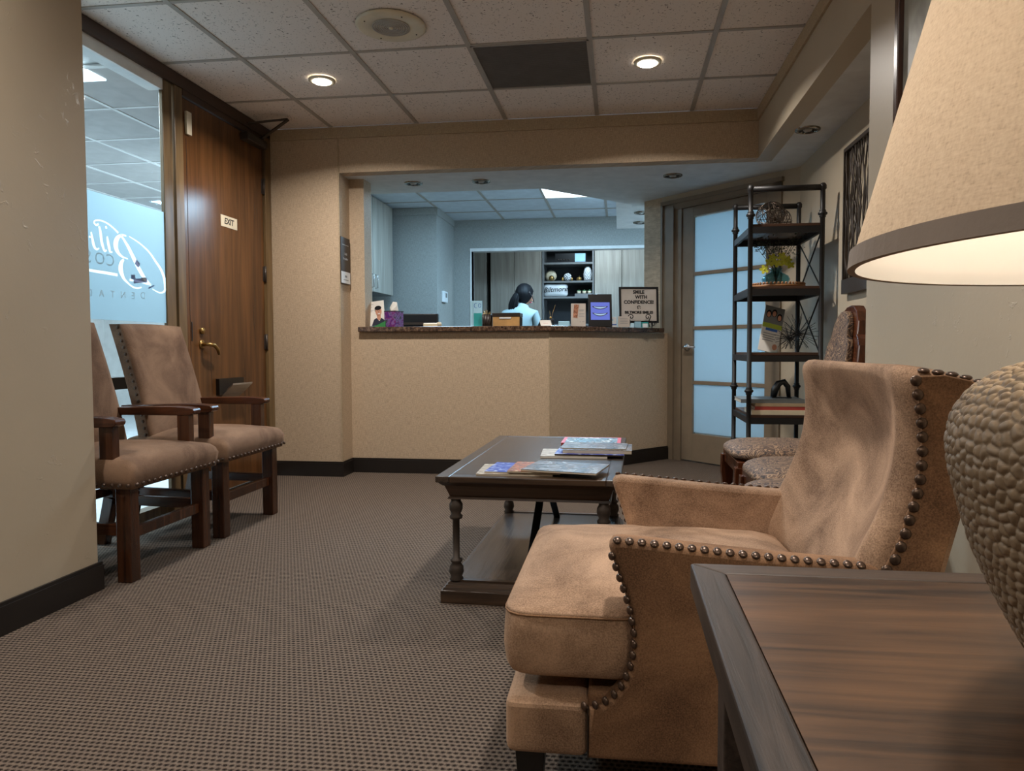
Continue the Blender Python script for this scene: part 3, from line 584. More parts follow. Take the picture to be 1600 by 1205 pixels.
# ================================================================== CEILING FIXTURES
def downlight(x, y, z, lit, label, r=.075):
    t = thing('downlight', label, 'ceiling light', (x, y, z), 0, 'lit ceiling downlights' if lit else 'unlit soffit downlights')
    MB().lathe([(r*.72, -.002), (r*.74, -.012), (r*.98, -.008), (r, 0)], seg=32, cap=False).build('trim_ring', 'offwhite' if lit else 'reflector', t)
    if lit:
        MB().lathe([(r*.72, -.003), (r*.60, -.016), (r*.3, -.024), (.002, -.026)], seg=24, cap=False).build('bulb', 'bulb', t)
    else:
        MB().lathe([(r*.73, -.008), (r*.5, -.001), (r*.36, -.001)], seg=24, cap=False).build('reflector', 'reflector', t)
        MB().lathe([(r*.36, -.001), (r*.33, -.008), (.002, -.011)], seg=16, cap=False).build('bulb', 'tubeoff', t)
        f = MB()
        for q in range(10):
            a = 2*PI*q/10; f.bar((r*.38*math.cos(a), r*.38*math.sin(a), -.004), (r*.7*math.cos(a), r*.7*math.sin(a), -.008), .007, .003)
        f.build('reflected_stripes', 'blackiron', t)  # dark bars stand in for stripes reflected in the metal cone
    return t
downlight(-1.685, 3.875, H, True, 'lit round downlight in the tiles near the walnut door')
downlight(.143, 3.865, H, True, 'lit round downlight right of the grey ceiling grille')
for (x, y, lb) in ((-1.685, 1.35, 'added round downlight over the left pier, out of view'), (.143, 1.35, 'added round downlight over the tan armchair, out of view'), (-.77, -1.0, 'added round downlight behind the viewer, out of view')):  # unseen fixtures for the added lamps
    downlight(x, y, H, True, lb)
for (x, y, lb) in ((-1.511, 5.07, 'unlit round downlight at the left end of the soffit over the desk'), (-1.005, 5.08, 'unlit round downlight second from left in the soffit over the desk'),
                   (.367, 5.10, 'unlit round downlight in the soffit near the frosted door'), (1.038, 4.14, 'unlit round downlight in the soffit above the black iron shelf'),
                   (.19, 6.45, 'nearer unlit downlight in the white office soffit'), (.19, 6.95, 'farther unlit downlight in the white office soffit')):
    downlight(x, y, HS, False, lb, .068)
sp = thing('ceiling_speaker', 'round white ceiling speaker with perforated grille', 'speaker', (-1.078, 3.275, H))
MB().lathe([(.163, 0), (.165, -.006), (.15, -.012), (.10, -.012), (.095, -.009), (.002, -.009)], seg=48, cap=False).build('baffle', 'offwhite', sp)
g = MB()
for q in range(8):
    r_ = .012+q*.0105; g.lathe([(r_+.0034, -.0085), (r_+.0034, -.0125), (r_-.0034, -.0125), (r_-.0034, -.0085)], seg=36, cap=False)
g.build('grille', 'grid', sp); MB().lathe([(.012, -.006), (.010, -.016), (.002, -.018)], seg=12).build('knob', 'offwhite', sp)
for a in (40, 130, 220, 310): MB().sphere((.13*math.cos(math.radians(a)), .13*math.sin(math.radians(a)), -.012), .004, 8, 5).build('screw', 'iron', sp)
vt = thing('return_air_grille', 'dark grey perforated air grille set in the tile ceiling', 'vent', (-.458, 3.85, H))
B((-.29, -.29, .003), (.29, .29, .012)).build('grille_panel', plain('grey_mesh', srgb(104, 100, 97), .6, bumpy=.9, var=.15), vt)
MB().box((-.30, -.30, -.003), (.30, -.288, .006)).box((-.30, .288, -.003), (.30, .30, .006)).box((-.30, -.30, -.003), (-.288, .30, .006)).box((.288, -.30, -.003), (.30, .30, .006)).build('frame', 'grid', vt)
sl = MB()
for q in range(46): sl.box((-.288, -.285+q*.0125, .001), (.288, -.282+q*.0125, .003))
setp(sl.build('slats', plain('grey_slat', srgb(110, 106, 103), .6), vt), kind='stuff')
setp(B((-.75, 6.61, H-.004), (-.17, 7.16, H+.01)).build('ceiling_light', 'panelglow'), 'bright fluorescent panel in the office ceiling behind the desk', 'ceiling light')

# ================================================================== RECEPTION COUNTER
slab = [(-1.872, 4.86), (-.473, 4.86), (.352, 5.685), (.352, 5.72), (.19, 5.88), (.07, 5.83), (-.63, 5.14), (-1.83, 5.14), (-1.83, 4.899), (-1.872, 4.899)]
slab = [(-1.872, 4.86), (-.473, 4.86), (.352, 5.685), (.12, 5.93), (-.60, 5.20), (-1.825, 5.20), (-1.825, 4.897), (-1.872, 4.897)]
setp(MB((-1, 5, 1.02)).prism(slab, 1.022, 1.058).build('reception_countertop', 'granite', None, .004), 'dark speckled stone countertop on the reception desk wall', 'countertop')
CT = 1.0585
desk = thing('office_worktop', 'low grey work surface behind the reception counter', 'desk', (-1.2, 5.5, 0))
B((-.6, -.35, .72), (.6, .15, .75)).build('top', 'laminate', desk); 
for x in (-.55, .55): B((x-.02, -.33, 0), (x+.02, .12, .72)).build('side_panel', 'laminate', desk)
def local(mb_fn): pass
FD = math.radians(45)
def on_fold(s, back=.0):   # point on the folded counter: s along the fold from the corner, back = distance behind its front edge
    k = math.sqrt(.5); return (-.473+s*k-back*k, 4.86+s*k+back*k)

# portrait card in a clear stand
c = thing('portrait_card', 'white card with smiling man photo at left end of counter', 'sign', (-1.775, 5.0, CT+.012))
CM = Matrix.Translation((-1.77*0, 0, 0))
pm = Matrix.Rotation(math.radians(-8), 4, 'X') @ Matrix.Rotation(math.radians(6), 4, 'Y')*1
B((-.075, -.002, .004), (.062, .002, .185)).build('card', 'paper', c)
hm = MB()
def disc(mb, cx, cz, rx, rz, y, n=20, tt=.0006):
    mb.prism_xz([(cx+rx*math.cos(2*PI*i/n), cz+rz*math.sin(2*PI*i/n)) for i in range(n)], y-tt, y)
h1 = MB(); disc(h1, .018, .105, .024, .034, -.0024); h1.prism_xz([(.004, .04), (.03, .04), (.033, .08), (.003, .08)], -.003, -.0021); h1.build('portrait_face', 'skin', c)
h1 = MB(); disc(h1, .016, .132, .026, .016, -.0032); h1.box((-.010, -.0034, .108), (-.006, -.0022, .132)).build('portrait_hair', 'hair', c)
h1 = MB(); h1.prism_xz([(-.04, .004), (.062, .004), (.06, .035), (.036, .055), (.02, .03), (.0, .058), (-.02, .048)], -.0042, -.003); h1.build('portrait_collar', 'navy', c)
h1 = MB(); disc(h1, .021, .088, .010, .0035, -.0036); h1.build('portrait_smile', 'white', c)
h1 = MB(); disc(h1, .010, .110, .003, .0018, -.0036, 8); disc(h1, .027, .110, .003, .0018, -.0036, 8); h1.prism_xz([(.017, .098), (.021, .098), (.020, .108)], -.0036, -.0024); h1.build('portrait_eyes', 'ink', c)
ln = MB()
for i, z in enumerate((.172, .162, .142, .118, .108)): ln.box((-.066, -.0028, z), (-.03+.012*(i % 2), -.002, z+.003))
ln.build('printed_lines', 'greyprint', c); B((-.095, .01, .0), (-.055, .03, .10)).build('stand_foot', 'offwhite', c)
setp(MB((-1.72, 4.965, CT)).prism_xz([(-1.80, CT), (-1.70, CT+.045), (-1.70, CT)], 4.96, 4.965).build('green_card', 'green'), 'small green card leaning in front of the portrait card', 'card')
c.rotation_euler = (math.radians(-9), math.radians(-7), 0)
# tissue box
tb = thing('tissue_box', 'purple patterned cube tissue box on the counter', 'tissue box', (-1.655, 5.02, CT), math.radians(-18))
B((-.050, -.050, 0), (.050, .050, .118)).build('box', 'purple', tb, .002); B((-.051, -.051, .114), (.051, .051, .12)).build('top_rim', 'mull', tb)
ti = MB(); ti.add([(-.035, 0, .119), (.035, .01, .119), (.03, 0, .16), (.022, .01, .185), (.0, -.012, .187), (-.01, .005, .172), (-.022, -.02, .145), (.0, .03, .119), (.0, -.03, .119)], [(0, 8, 6), (8, 1, 2), (8, 2, 4), (8, 4, 6), (6, 4, 5), (2, 3, 4), (0, 6, 5), (0, 5, 7), (7, 5, 3), (7, 3, 1), (1, 3, 2), (5, 4, 3)]); ti.build('tissue', 'paper', tb)
# monitor
mo = thing('computer_monitor', 'back of a black computer monitor behind the counter', 'monitor', (-1.60, 5.45, .75))
B((-.25, -.02, .08), (.17, .02, .43)).build('housing', 'black', mo, .01); B((-.22, -.03, .34), (.14, -.018, .36)).build('vent_strip', 'iron', mo)
B((-.07, -.01, .01), (-.01, .02, .2)).build('neck', 'black', mo); MB().lathe([(.11, 0), (.11, .012), (.03, .02)], (-.04, 0, 0)).build('foot', 'black', mo)
# tape dispenser
td = thing('tape_dispenser', 'cream tape dispenser lying on the counter right of the monitor', 'dispenser', (-1.37, 5.04, CT))
B((-.065, -.02, 0), (.045, .02, .03)).build('body', 'cream', td, .006); MB().tube([(.052, -.012, .02), (.052, .012, .02)], .019, 16).build('tape_roll', 'offwhite', td)
# brochure holder
bh_ = thing('brochure_holder', 'clear standing holder with white and teal brochures', 'brochure holder', (-1.05, 5.05, CT))
B((-.035, -.03, 0), (.052, .03, .004)).build('base', 'white_c', bh_); B((-.035, .0, .004), (.05, .02, .19)).build('side', 'ltblue', bh_)
B((-.008, -.012, .004), (.052, -.006, .185)).build('brochure', 'ltblue', bh_); B((-.008, -.0128, .004), (.052, -.0122, .10)).build('brochure', 'teal', bh_)
f = MB(); ribbon(f, arcpts(.008, .155, .012, .017, 60, 300, 10), .003, frame4((0, -.0124, 0), (1, 0, 0), (0, 0, 1))); ribbon(f, arcpts(.036, .155, .010, .014, 0, 350, 12), .003, frame4((0, -.0124, 0), (1, 0, 0), (0, 0, 1))); f.build('logo', 'blue', bh_)
# pencil cup
pc = thing('pencil_cup', 'black mesh cup holding gold pens', 'pencil cup', (-.955, 5.02, CT))
MB().lathe([(.036, 0), (.038, .09), (.035, .09), (.033, .004)], seg=20).build('cup', 'mull', pc)
m_ = MB()
for q in range(7):
    a = q*.9; m_.tube([(.012*math.cos(a), .012*math.sin(a), .01), (.026*math.cos(a), .026*math.sin(a), .10+.010*(q % 3))], .0032, 6)
m_.build('pens', 'gold', pc); setp(kids(pc)[-1], kind=None)
r_ = MB()
for q in range(12):
    a = q*PI/6; r_.tube([(.037*math.cos(a), .037*math.sin(a), .002), (.038*math.cos(a+.5), .038*math.sin(a+.5), .09)], .0012, 4)
r_.build('mesh_wire', 'chrome', pc)
# storage box
sb = thing('storage_box', 'gold woven box with a dark brown lid on the counter', 'box', (-.81, 5.06, CT))
B((-.10, -.07, 0), (.095, .07, .072)).build('body', 'rattan', sb, .003); B((-.104, -.074, .07), (.10, .074, .098)).build('lid', 'mull', sb, .003)
B((-.05, -.076, .056), (.035, -.072, .066)).build('label_holder', 'white_c', sb)
st = MB()
for q in range(9): st.bar((.0965, -.06+q*.015, .004), (.0965, -.05+q*.015, .066), .003, .003)
st.build('side_stripes', 'ink', sb)
# business card holder and cards
bc = thing('business_card_holder', 'black wedge holder with white business cards by the storage box', 'card holder', (-.53, 5.04, CT))
MB().prism_xz([(-.06, 0), (.055, 0), (.035, .042), (-.035, .05)], -.02, .03).build('holder', 'black', bc)
MB().add([(-.03, -.045, .002), (.05, -.045, .002), (.035, -.02, .045), (-.045, -.02, .045), (-.03, -.041, .002), (.05, -.041, .002), (.035, -.016, .045), (-.045, -.016, .045)], [(0, 1, 2, 3), (7, 6, 5, 4), (0, 4, 5, 1), (1, 5, 6, 2), (2, 6, 7, 3), (3, 7, 4, 0)]).build('card', 'paper', bc)
MB().box((-.015, -.034, .02), (.02, -.033, .022)).build('print_line', 'pink', bc)
dt = thing('pen_stand', 'small dark pen stand with a thin twig behind the cards', 'pen stand', (-.50, 5.14, CT))
MB().lathe([(.02, 0), (.02, .05), (.012, .06)]).build('cup', 'blackiron', dt); MB().tube([(0, 0, .05), (.01, 0, .1), (.03, 0, .16)], .0015, 5).tube([(0, 0, .05), (-.015, .01, .12)], .0015, 5).build('twig', 'gold', dt); MB().sphere((-.004, -.01, .066), .010, 8, 6).build('bead', 'gold', dt)
setp(B((-.44, 5.04, CT), (-.36, 5.10, CT+.036), (-.40, 5.07, CT)).build('blue_box', 'ltblue', None, .003), 'small pale blue box left of the phone flyer', 'box')
# flyer, tablet, sign on the folded run
x, y = on_fold(.18*1.414*.9, .14); x, y = -.30, 5.085
R45 = math.radians(12)
fl = thing('flyer_stand', 'upright flyer showing a phone, left of the tablet', 'sign', (x, y, CT), R45)
B((-.052, -.002, 0), (.055, .002, .165)).build('sheet', 'signgrey', fl)
MB().box((-.045, -.004, .06), (-.012, -.0022, .155), Matrix.Rotation(math.radians(6), 4, 'Y')).build('phone_print', 'phoneimg', fl)
l = MB()
for i, z in enumerate((.118, .11, .09, .08, .07)): l.box((.006, -.0032, z), (.045-.006*(i % 2), -.0022, z+.003))
l.box((.012, -.0032, .03), (.016, -.0022, .036)); l.box((.03, -.0032, .032), (.045, -.0022, .035)); l.build('printed_lines', 'greyprint', fl)
B((-.03, .002, 0), (.03, .03, .004)).build('foot', 'white_c', fl)
x, y = -.145, 5.235
tbm = thing('tablet_display', 'black tablet display showing two smiling mouths', 'tablet', (x, y, CT), R45)
tl = Matrix.Rotation(math.radians(-6), 4, 'X')
MB().box((-.088, -.006, 0), (.090, .008, .245), tl).build('body', 'black', tbm, .004)
MB().box((-.070, -.0066, .052), (.072, -.0060, .182), tl).build('screen', 'screen', tbm)
fm = frame4((0, 0, 0), (1, 0, 0), (0, 0, 1)); fm = tl @ Matrix.Translation((0, -.0068, 0)) @ fm
lp = MB(); te = MB()
for zc, up in ((.140, .012), (.088, .016)):
    ribbon(lp, [(-.058+.116*i/14, zc+up*abs((i-7)/7)**2, .004+.017*(1-abs((i-7)/7)**2)) for i in range(15)], .01, fm, .0004)
    ribbon(te, [(-.046+.092*i/14, zc+.001+up*.62*abs((i-7)/7)**2, .002+.009*(1-abs((i-7)/7)**2)) for i in range(15)], .01, fm, .0004, .0006)
lp.build('mouth_image', 'lips', tbm); te.build('teeth_image', 'teeth', tbm); MB().box((-.04, .0, 0), (.04, .07, .006)).build('stand_foot', 'black', tbm)
lb = thing('small_label_box', 'small white and blue box between tablet and framed sign', 'box', (-.055, 5.345, CT), R45)
B((-.032, -.02, 0), (.025, .02, .075)).build('carton', 'white_c', lb, .002); B((-.033, -.021, .014), (.026, .021, .024)).build('band', 'blue', lb); B((-.02, -.0212, .045), (.0, -.0205, .06)).build('print', 'ltblue', lb)
# framed sign
x, y = .148, 5.52
sg = thing('framed_sign', 'black framed letter sign SMILE WITH CONFIDENCE on a scroll easel', 'sign', (x, y, CT), R45)
ax = Matrix.Rotation(math.radians(-5), 4, 'X')
z0 = .036; z1 = .318; hw = .155
MB().box((-hw, -.008, z0), (-hw+.016, .008, z1), ax).box((hw-.016, -.008, z0), (hw, .008, z1), ax).box((-hw+.016, -.008, z0), (hw-.016, .008, z0+.016), ax).box((-hw+.016, -.008, z1-.016), (hw-.016, .008, z1), ax).build('frame', 'black', sg, .001)
MB().box((-hw+.016, -.001, z0+.016), (hw-.016, .004, z1-.016), ax).build('board', 'signgrey', sg)
for s_, z, sz in (('SMILE', .277, .036), ('WITH', .238, .036), ('CONFIDENCE!', .198, .036), ('@', .160, .028), ('BILTMORE SMILES', .118, .0285)):
    text(s_, sz, 'ink', sg, ax @ frame4((0 if s_ != 'WITH' else .02, -.0022, z), (1, 0, 0), (0, 0, 1)), bold=.0016)
MB().bar((hw-.05, .02, 0), (hw-.05, -.0, z0+.01), .008, .006).build('easel_strut', 'blackiron', sg)
sc = MB()
for sx, s0 in ((-.07, -1), (.06, 1)):
    pts = [(sx+s0*(.024-.0016*i)*math.cos(i*.55), -.03, .082+(.024-.0016*i)*math.sin(i*.55)) for i in range(14)]; sc.tube(pts, .0035, 6)
    sc.tube([(sx+s0*.024, -.03, .082), (sx+s0*.006, -.03, .045), (sx+s0*.012, -.034, .01), (sx+s0*.02, -.03, .003)], .0038, 6)
    pts = [(sx+s0*(.045+.022*math.cos(i*.6)*(1-i*.05)), -.03, .028+(.022*(1-i*.05))*math.sin(i*.6)) for i in range(13)]; sc.tube(pts, .0032, 6)
sc.tube([(-.07, -.02, .046), (.08, -.02, .046)], .0038, 6); sc.tube([(0, -.02, .046), (0, .10, .003)], .0035, 6); sc.build('scroll_easel', 'blackiron', sg)
cs = thing('note_card', 'tan note card standing before the framed sign', 'card', (.03, 5.36, CT), R45)
MB().box((-.045, -.0015, 0), (.045, .0015, .082), ax).build('card', 'signgrey', cs); l = MB()
for i in range(4): l.box((-.03, -.0028, .028+i*.012), (.03, -.0018, .031+i*.012), ax)
l.build('printed_lines', 'greyprint', cs)
tc_ = thing('teal_card_stack', 'small teal and white cards under the framed sign', 'cards', (.17, 5.475, CT), R45)
B((-.06, -.01, 0), (-.012, .01, .045)).build('card', 'ltblue', tc_); B((-.008, -.01, 0), (.045, .01, .042)).build('card', 'teal', tc_); B((.0, -.011, .0), (.04, -.0102, .03)).build('label', 'white_c', tc_)
# wall sign on the return
ws = thing('wall_notice', 'narrow dark wall notice with white lower label left of the desk', 'sign', (XP, 4.79, 1.36))
B((.001, -.082, 0), (.012, .082, .325)).build('panel', 'mull', ws); B((.0121, -.080, .004), (.0135, .080, .085)).build('label_card', 'white_c', ws)
for s_, z, sz in (('Invisalign', .275, .024), ('Gold', .21, .026), ('Provider', .175, .026)): text(s_ if s_ != 'Invisalign' else 'OPEN', sz, 'greyprint', ws, frame4((.0126, 0, z), (0, 1, 0), (0, 0, 1))) if s_ != 'Invisalign' else None
l = MB()
l.box((.0122, -.06, .270), (.013, .055, .276)); l.box((.0136, -.02, .045), (.014, .02, .06)); l.box((.0136, -.045, .025), (.014, .045, .030)); l.build('printed_lines', 'greyprint', ws)

# ================================================================== OFFICE
uc = thing('upper_cabinet', 'grey laminate upper cabinet on the office left wall', 'cabinet', (-2.62, 6.85, 1.47))
B((-.2, -1.3, 0), (.15, .58, .955)).build('body', 'shelfgrey', uc)
for y0 in (-1.28, -.66, -.04): 
    d_ = B((.15, y0, .005), (.17, y0+.605, .95)).build('door', 'laminate', uc, .002)
    yy = y0+.56 if y0 != -.04 else y0+.05
    MB().tube([(.17, yy, .04), (.195, yy, .045), (.195, yy, .17), (.17, yy, .175)], .005, 6).build('handle', 'chrome', d_)
bp = setp(B((-2.81, 5.5, .9), (-2.79, 7.4, 1.46), (-2.8, 6.4, .9)).build('backsplash_panel', 'grass_o'), 'pale blue-grey panel under the office upper cabinet', 'panel')
th = thing('thermostat', 'white wall thermostat on the office wall', 'thermostat', (-1.98, 7.77, 1.42))
B((.001, -.085, 0), (.03, .085, .125)).build('body', 'white_c', th, .005); B((.0301, -.02, .055), (.032, .05, .105)).build('display', 'shelfgrey', th)
# laminate wall cabinets
for i, (a, b) in enumerate(((-2.15, -1.80), (-1.74, -1.415), (-1.41, -1.045))):
    t_ = setp(B((a, 9.4, 0), (b, 9.95, 2.3), ((a+b)/2, 9.6, 0)).build('tall_cabinet', 'laminate', None, .003), ['leftmost tall grey laminate cabinet beside the dark gap', 'tall grey laminate cabinet behind the woman', 'tall grey laminate cabinet left of the open shelves'][i], 'cabinet', 'tall laminate cabinets in the back office')
for i, (a, b) in enumerate(((-.335, .02), (.026, .60), (.606, 1.2))):
    setp(B((a, 9.4, 0), (b, 9.95, 2.3), ((a+b)/2, 9.6, 0)).build('tall_cabinet', 'laminate', None, .003), ['tall laminate cabinet just right of the open shelves', 'tall laminate cabinet behind the framed sign', 'tall laminate cabinet farthest right, hidden by the wall'][i], 'cabinet', 'tall laminate cabinets in the back office')
bk = thing('open_shelving', 'built-in open shelves with dark back in the back office', 'shelf', (-.69, 9.6, 0))
B((-.345, .25, 0), (.345, .28, 2.3)).build('back_panel', 'shelfback', bk)
for x in (-.345, .325): B((x, -.2, 0), (x+.02, .25, 2.3)).build('side_panel', 'shelfgrey', bk)
SHZ = [2.02, 1.775, 1.565, 1.2]
for z in SHZ: B((-.325, -.2, z), (.325, .25, z+.025)).build('shelf', 'shelfgrey', bk)
B((-.325, -.2, 2.28), (.325, .25, 2.3)).build('shelf', 'shelfgrey', bk)
rd = thing('black_receiver', 'black boxy appliance with glassy front on the top office shelf', 'appliance', (-.66, 9.5, 2.045))
B((-.21, -.06, 0), (.21, .1, .125)).build('case', 'black', rd, .004); B((.06, -.062, .01), (.20, -.06, .12)).build('glossy_panel', 'ltblue', rd)
for q in range(5): MB().tube([(-.16+.035*q, -.06, .04), (-.16+.035*q, -.072, .04)], .009, 10).build('knob', 'iron', rd)
pl = thing('decorative_plate', 'cream plate standing upright on the office shelf', 'plate', (-.93, 9.52, 1.80))
MB().lathe([(.002, .006), (.05, .004), (.075, -.01), (.077, -.006), (.05, .010)], seg=28, mat=Matrix.Translation((0, 0, .077)) @ Matrix.Rotation(math.radians(90), 4, 'X')).build('dish', 'cream', pl)
setp(MB((-.915, 9.44, 1.80)).sphere((-.915, 9.44, 1.838), .038, 16, 10).build('bronze_ball', 'brass'), 'small bronze ball in front of the cream plate', 'ornament')
cr = thing('coral_ball', 'spiky white coral ball on the office shelf', 'ornament', (-.70, 9.47, 1.80))
m_ = MB().sphere((0, 0, .055), .032, 12, 8)
for q in range(40):
    z = 1-2*(q+.5)/40; a = q*2.4; rr = math.sqrt(1-z*z); d_ = Vector((rr*math.cos(a), rr*math.sin(a), z)); m_.tube([Vector((0, 0, .055))+d_*.028, Vector((0, 0, .055))+d_*.054], [.009, .006], 5)
m_.build('spikes', 'white_c', cr)
setp(MB((-.765, 9.45, 1.80)).lathe([(.012, 0), (.014, .03), (.008, .04), (.011, .05)], (-.765, 9.45, 1.80), 12).build('gold_candlestick', 'gold'), 'tiny gold figure left of the coral ball', 'ornament')
setp(MB((-.645, 9.5, 1.80)).lathe([(.012, 0), (.016, .03), (.01, .055)], (-.645, 9.5, 1.80), 12).build('gold_candlestick', 'gold'), 'tiny gold figure right of the coral ball', 'ornament')
pk = thing('bronze_pumpkin', 'ribbed bronze pumpkin between the coral ball and white vase', 'ornament', (-.545, 9.47, 1.80))
for q in range(8):
    a = q*PI/4; MB().sphere((.016*math.cos(a), .016*math.sin(a), .026), (.022, .022, .027), 8, 6).build('rib', 'brass', pk)
MB().tube([(0, 0, .05), (.004, 0, .066)], .004, 6).build('stem', 'brass', pk)
vs_ = thing('pinecone_vase', 'tall white vase with raised scales at the right of the office shelf', 'vase', (-.43, 9.48, 1.80))
MB().lathe([(.025, 0), (.045, .04), (.05, .10), (.04, .16), (.025, .19), (.022, .19), (.0221, .18)], seg=20).build('body', 'white_c', vs_)
m_ = MB()
for rr_ in range(8):
    z = .02+rr_*.02; R_ = .028+.022*math.sin(PI*min(1, (z+.02)/.2))
    for q in range(10):
        a = (q+.5*(rr_ % 2))*PI/5; m_.sphere((R_*math.cos(a), R_*math.sin(a), z), (.010, .010, .013), 6, 4)
setp(m_.build('scales', 'white_c', vs_), kind='stuff')
cu_ = thing('lettered_cushion', 'white cushion lettered Biltmore on the office shelf', 'cushion', (-.86, 9.46, 1.59))
def cush(u, v):
    a = u*2*PI; t = v*PI-PI/2; c_ = math.copysign(abs(math.cos(a))**.38, math.cos(a)); s_ = math.copysign(abs(math.sin(a))**.38, math.sin(a))
    rr = math.cos(t)**.6 if math.cos(t) > 0 else 0
    return Vector((.160*c_*rr*(1+.06*abs(c_*s_)), .045*math.sin(t), .088+.082*s_*rr*(1+.10*abs(c_*s_))))
MB().grid(cush, 32, 13, True).build('pillow', 'white_c', cu_, recalc=True)
text('Biltmore', .092, 'ink', cu_, frame4((.0, -.0475, .095), (1, 0, .05), (0, 0, 1)), bold=.0008, shear=.3)
pn = thing('succulent_planter', 'grey trough planter with three pale succulents on the office shelf', 'planter', (-.47, 9.46, 1.59))
B((-.13, -.04, 0), (.11, .04, .04)).build('trough', 'shelfgrey', pn)
for q in range(3):
    m_ = MB(); cx = -.075+.07*q
    m_.lathe([(.022, .0), (.028, .035), (.02, .036)], (cx, 0, .035), 12); m_.build('pot', 'cream', pn)
    m_ = MB()
    for a in range(8): m_.sphere((cx+.018*math.cos(a*PI/4), .018*math.sin(a*PI/4), .078), (.012, .012, .007), 6, 4)
    m_.sphere((cx, 0, .084), .01, 6, 4); m_.build('succulent', 'leaf', pn)
# white box on the far right wall above the sign
setp(MB((.27, 7.0, 1.40)).box((.23, 7.0, 1.40), (.38, 7.1, 1.48)).build('white_device', 'white_c', None, .004), 'white box showing just above the framed sign', 'box')
wdv = thing('office_pedestal', 'white office pedestal unit behind the framed sign', 'cabinet', (.35, 7.1, 0))
B((-.2, -.15, 0), (.25, .2, 1.38)).build('body', 'white', wdv); B((-.19, -.165, .7), (.24, -.15, 1.36)).build('door', 'white', wdv); B((-.19, -.165, .02), (.24, -.15, .69)).build('door', 'white', wdv)

# ---- the woman standing with her back to us
def skin_body(name, verts, edges, radii, mat, parent, sub=2):
    me = bpy.data.meshes.new(name); me.from_pydata(verts, edges, []); me.materials.append(MT[mat])
    o = bpy.data.objects.new(name, me); COL.objects.link(o); o.parent = parent
    bpy.context.view_layer.objects.active = o
    m = o.modifiers.new('skin', 'SKIN')
    sv = me.skin_vertices[0].data if me.skin_vertices else None
    if sv is None:
        bm = bmesh.new(); bm.from_mesh(me); bm.verts.layers.skin.verify(); bm.to_mesh(me); bm.free(); sv = me.skin_vertices[0].data
    for i, r in enumerate(radii): sv[i].radius = r if isinstance(r, tuple) else (r, r)
    sv[0].use_root = True
    s = o.modifiers.new('sub', 'SUBSURF'); s.levels = sub; s.render_levels = sub; m.use_smooth_shade = True
    return o
pw = thing('person', 'woman with long black ponytail in pale top, back turned, at a desk', 'person', (-1.075, 7.42, 0), math.radians(-14))
V = [(0, 0, .92), (0, .01, 1.03), (0, .03, 1.16), (0, .05, 1.28), (.01, .06, 1.335), (.02, .085, 1.385),   # pelvis..neck
     (-.085, .0, .88), (-.095, .02, .50), (-.10, -.02, .09), (-.10, .10, .04),
     (.085, .0, .88), (.095, .02, .50), (.10, -.02, .09), (.10, .10, .04),
     (-.165, .05, 1.265), (-.225, .10, 1.03), (-.12, .30, 1.0),
     (.165, .05, 1.265), (.225, .10, 1.03), (.12, .30, 1.0)]
E_ = [(0, 1), (1, 2), (2, 3), (3, 4), (4, 5), (0, 6), (6, 7), (7, 8), (8, 9), (0, 10), (10, 11), (11, 12), (12, 13), (3, 14), (14, 15), (15, 16), (3, 17), (17, 18), (18, 19)]
Rd = [(.16, .11), (.14, .10), (.165, .105), (.15, .09), (.06, .055), (.048, .048), .085, .055, .038, .03, .085, .055, .038, .03, .058, .042, .03, .058, .042, .03]
skin_body('body', V, E_, Rd, 'shirt', pw)
hd_ = MB()
def headf(u, v):
    a = u*2*PI; t = v*PI-PI/2; r = math.cos(t); z = math.sin(t)
    x = .072*r*math.cos(a)*(1-.12*max(0, -z)); y = .092*r*math.sin(a); 
    if math.sin(a) > .75 and abs(z) < .35: y += .012*(math.sin(a)-.75)*4*(1-abs(z)/.35)
    return Vector((x, y, z*.112))
HM = Matrix.Translation((.03, .115, 1.475)) @ Matrix.Rotation(math.radians(-24), 4, 'X') @ Matrix.Rotation(math.radians(-28), 4, 'Z')
hd_.grid(headf, 24, 16, True); hd_.v = [HM @ p for p in hd_.v]; head = hd_.build('head', 'skin', pw, recalc=True)
for sx in (-1, 1): MB().sphere(tuple(HM @ Vector((sx*.074, -.002, -.005))), (.012, .02, .03), 8, 6).build('ear', 'skin', head)
MB().sphere(tuple(HM @ Vector((-.026, .085, .012))), .010, 8, 6).sphere(tuple(HM @ Vector((.026, .085, .012))), .010, 8, 6).build('eyes', 'ink', head)
MB().tube([HM @ Vector((0, .09, .012)), HM @ Vector((0, .112, -.02)), HM @ Vector((0, .095, -.026))], [.007, .012, .006], 8).build('nose', 'skin', head)
MB().sphere(tuple(HM @ Vector((0, .088, -.052))), (.022, .008, .007), 8, 5).build('mouth', 'pink', head)
hr = MB()
def hairf(u, v):
    a = u*2*PI; t = v*PI-PI/2; r = math.cos(t); z = math.sin(t); k = 1.17
    x = .076*k*r*math.cos(a); y = .094*k*r*math.sin(a)-.006; z_ = z*.124
    if math.sin(a) > 0 and z < .6: y = min(y, .040+.05*max(0, z))
    if z < -.3: f = 1-.35*(-z-.3)/.7; x *= f; y = y*f-.012*(1-f)
    w_ = 1+.018*math.sin(a*17+z*6); return Vector((x*w_, y*w_, z_+.006))
hr.grid(hairf, 56, 22, True); hr.v = [HM @ p for p in hr.v]
pt = HM @ Vector((-.01, -.085, -.03))
base_ = [(0, .02, .03), (-.010, -.018, -.015), (-.030, -.026, -.07), (-.045, -.028, -.13), (-.052, -.026, -.19), (-.050, -.026, -.27)]
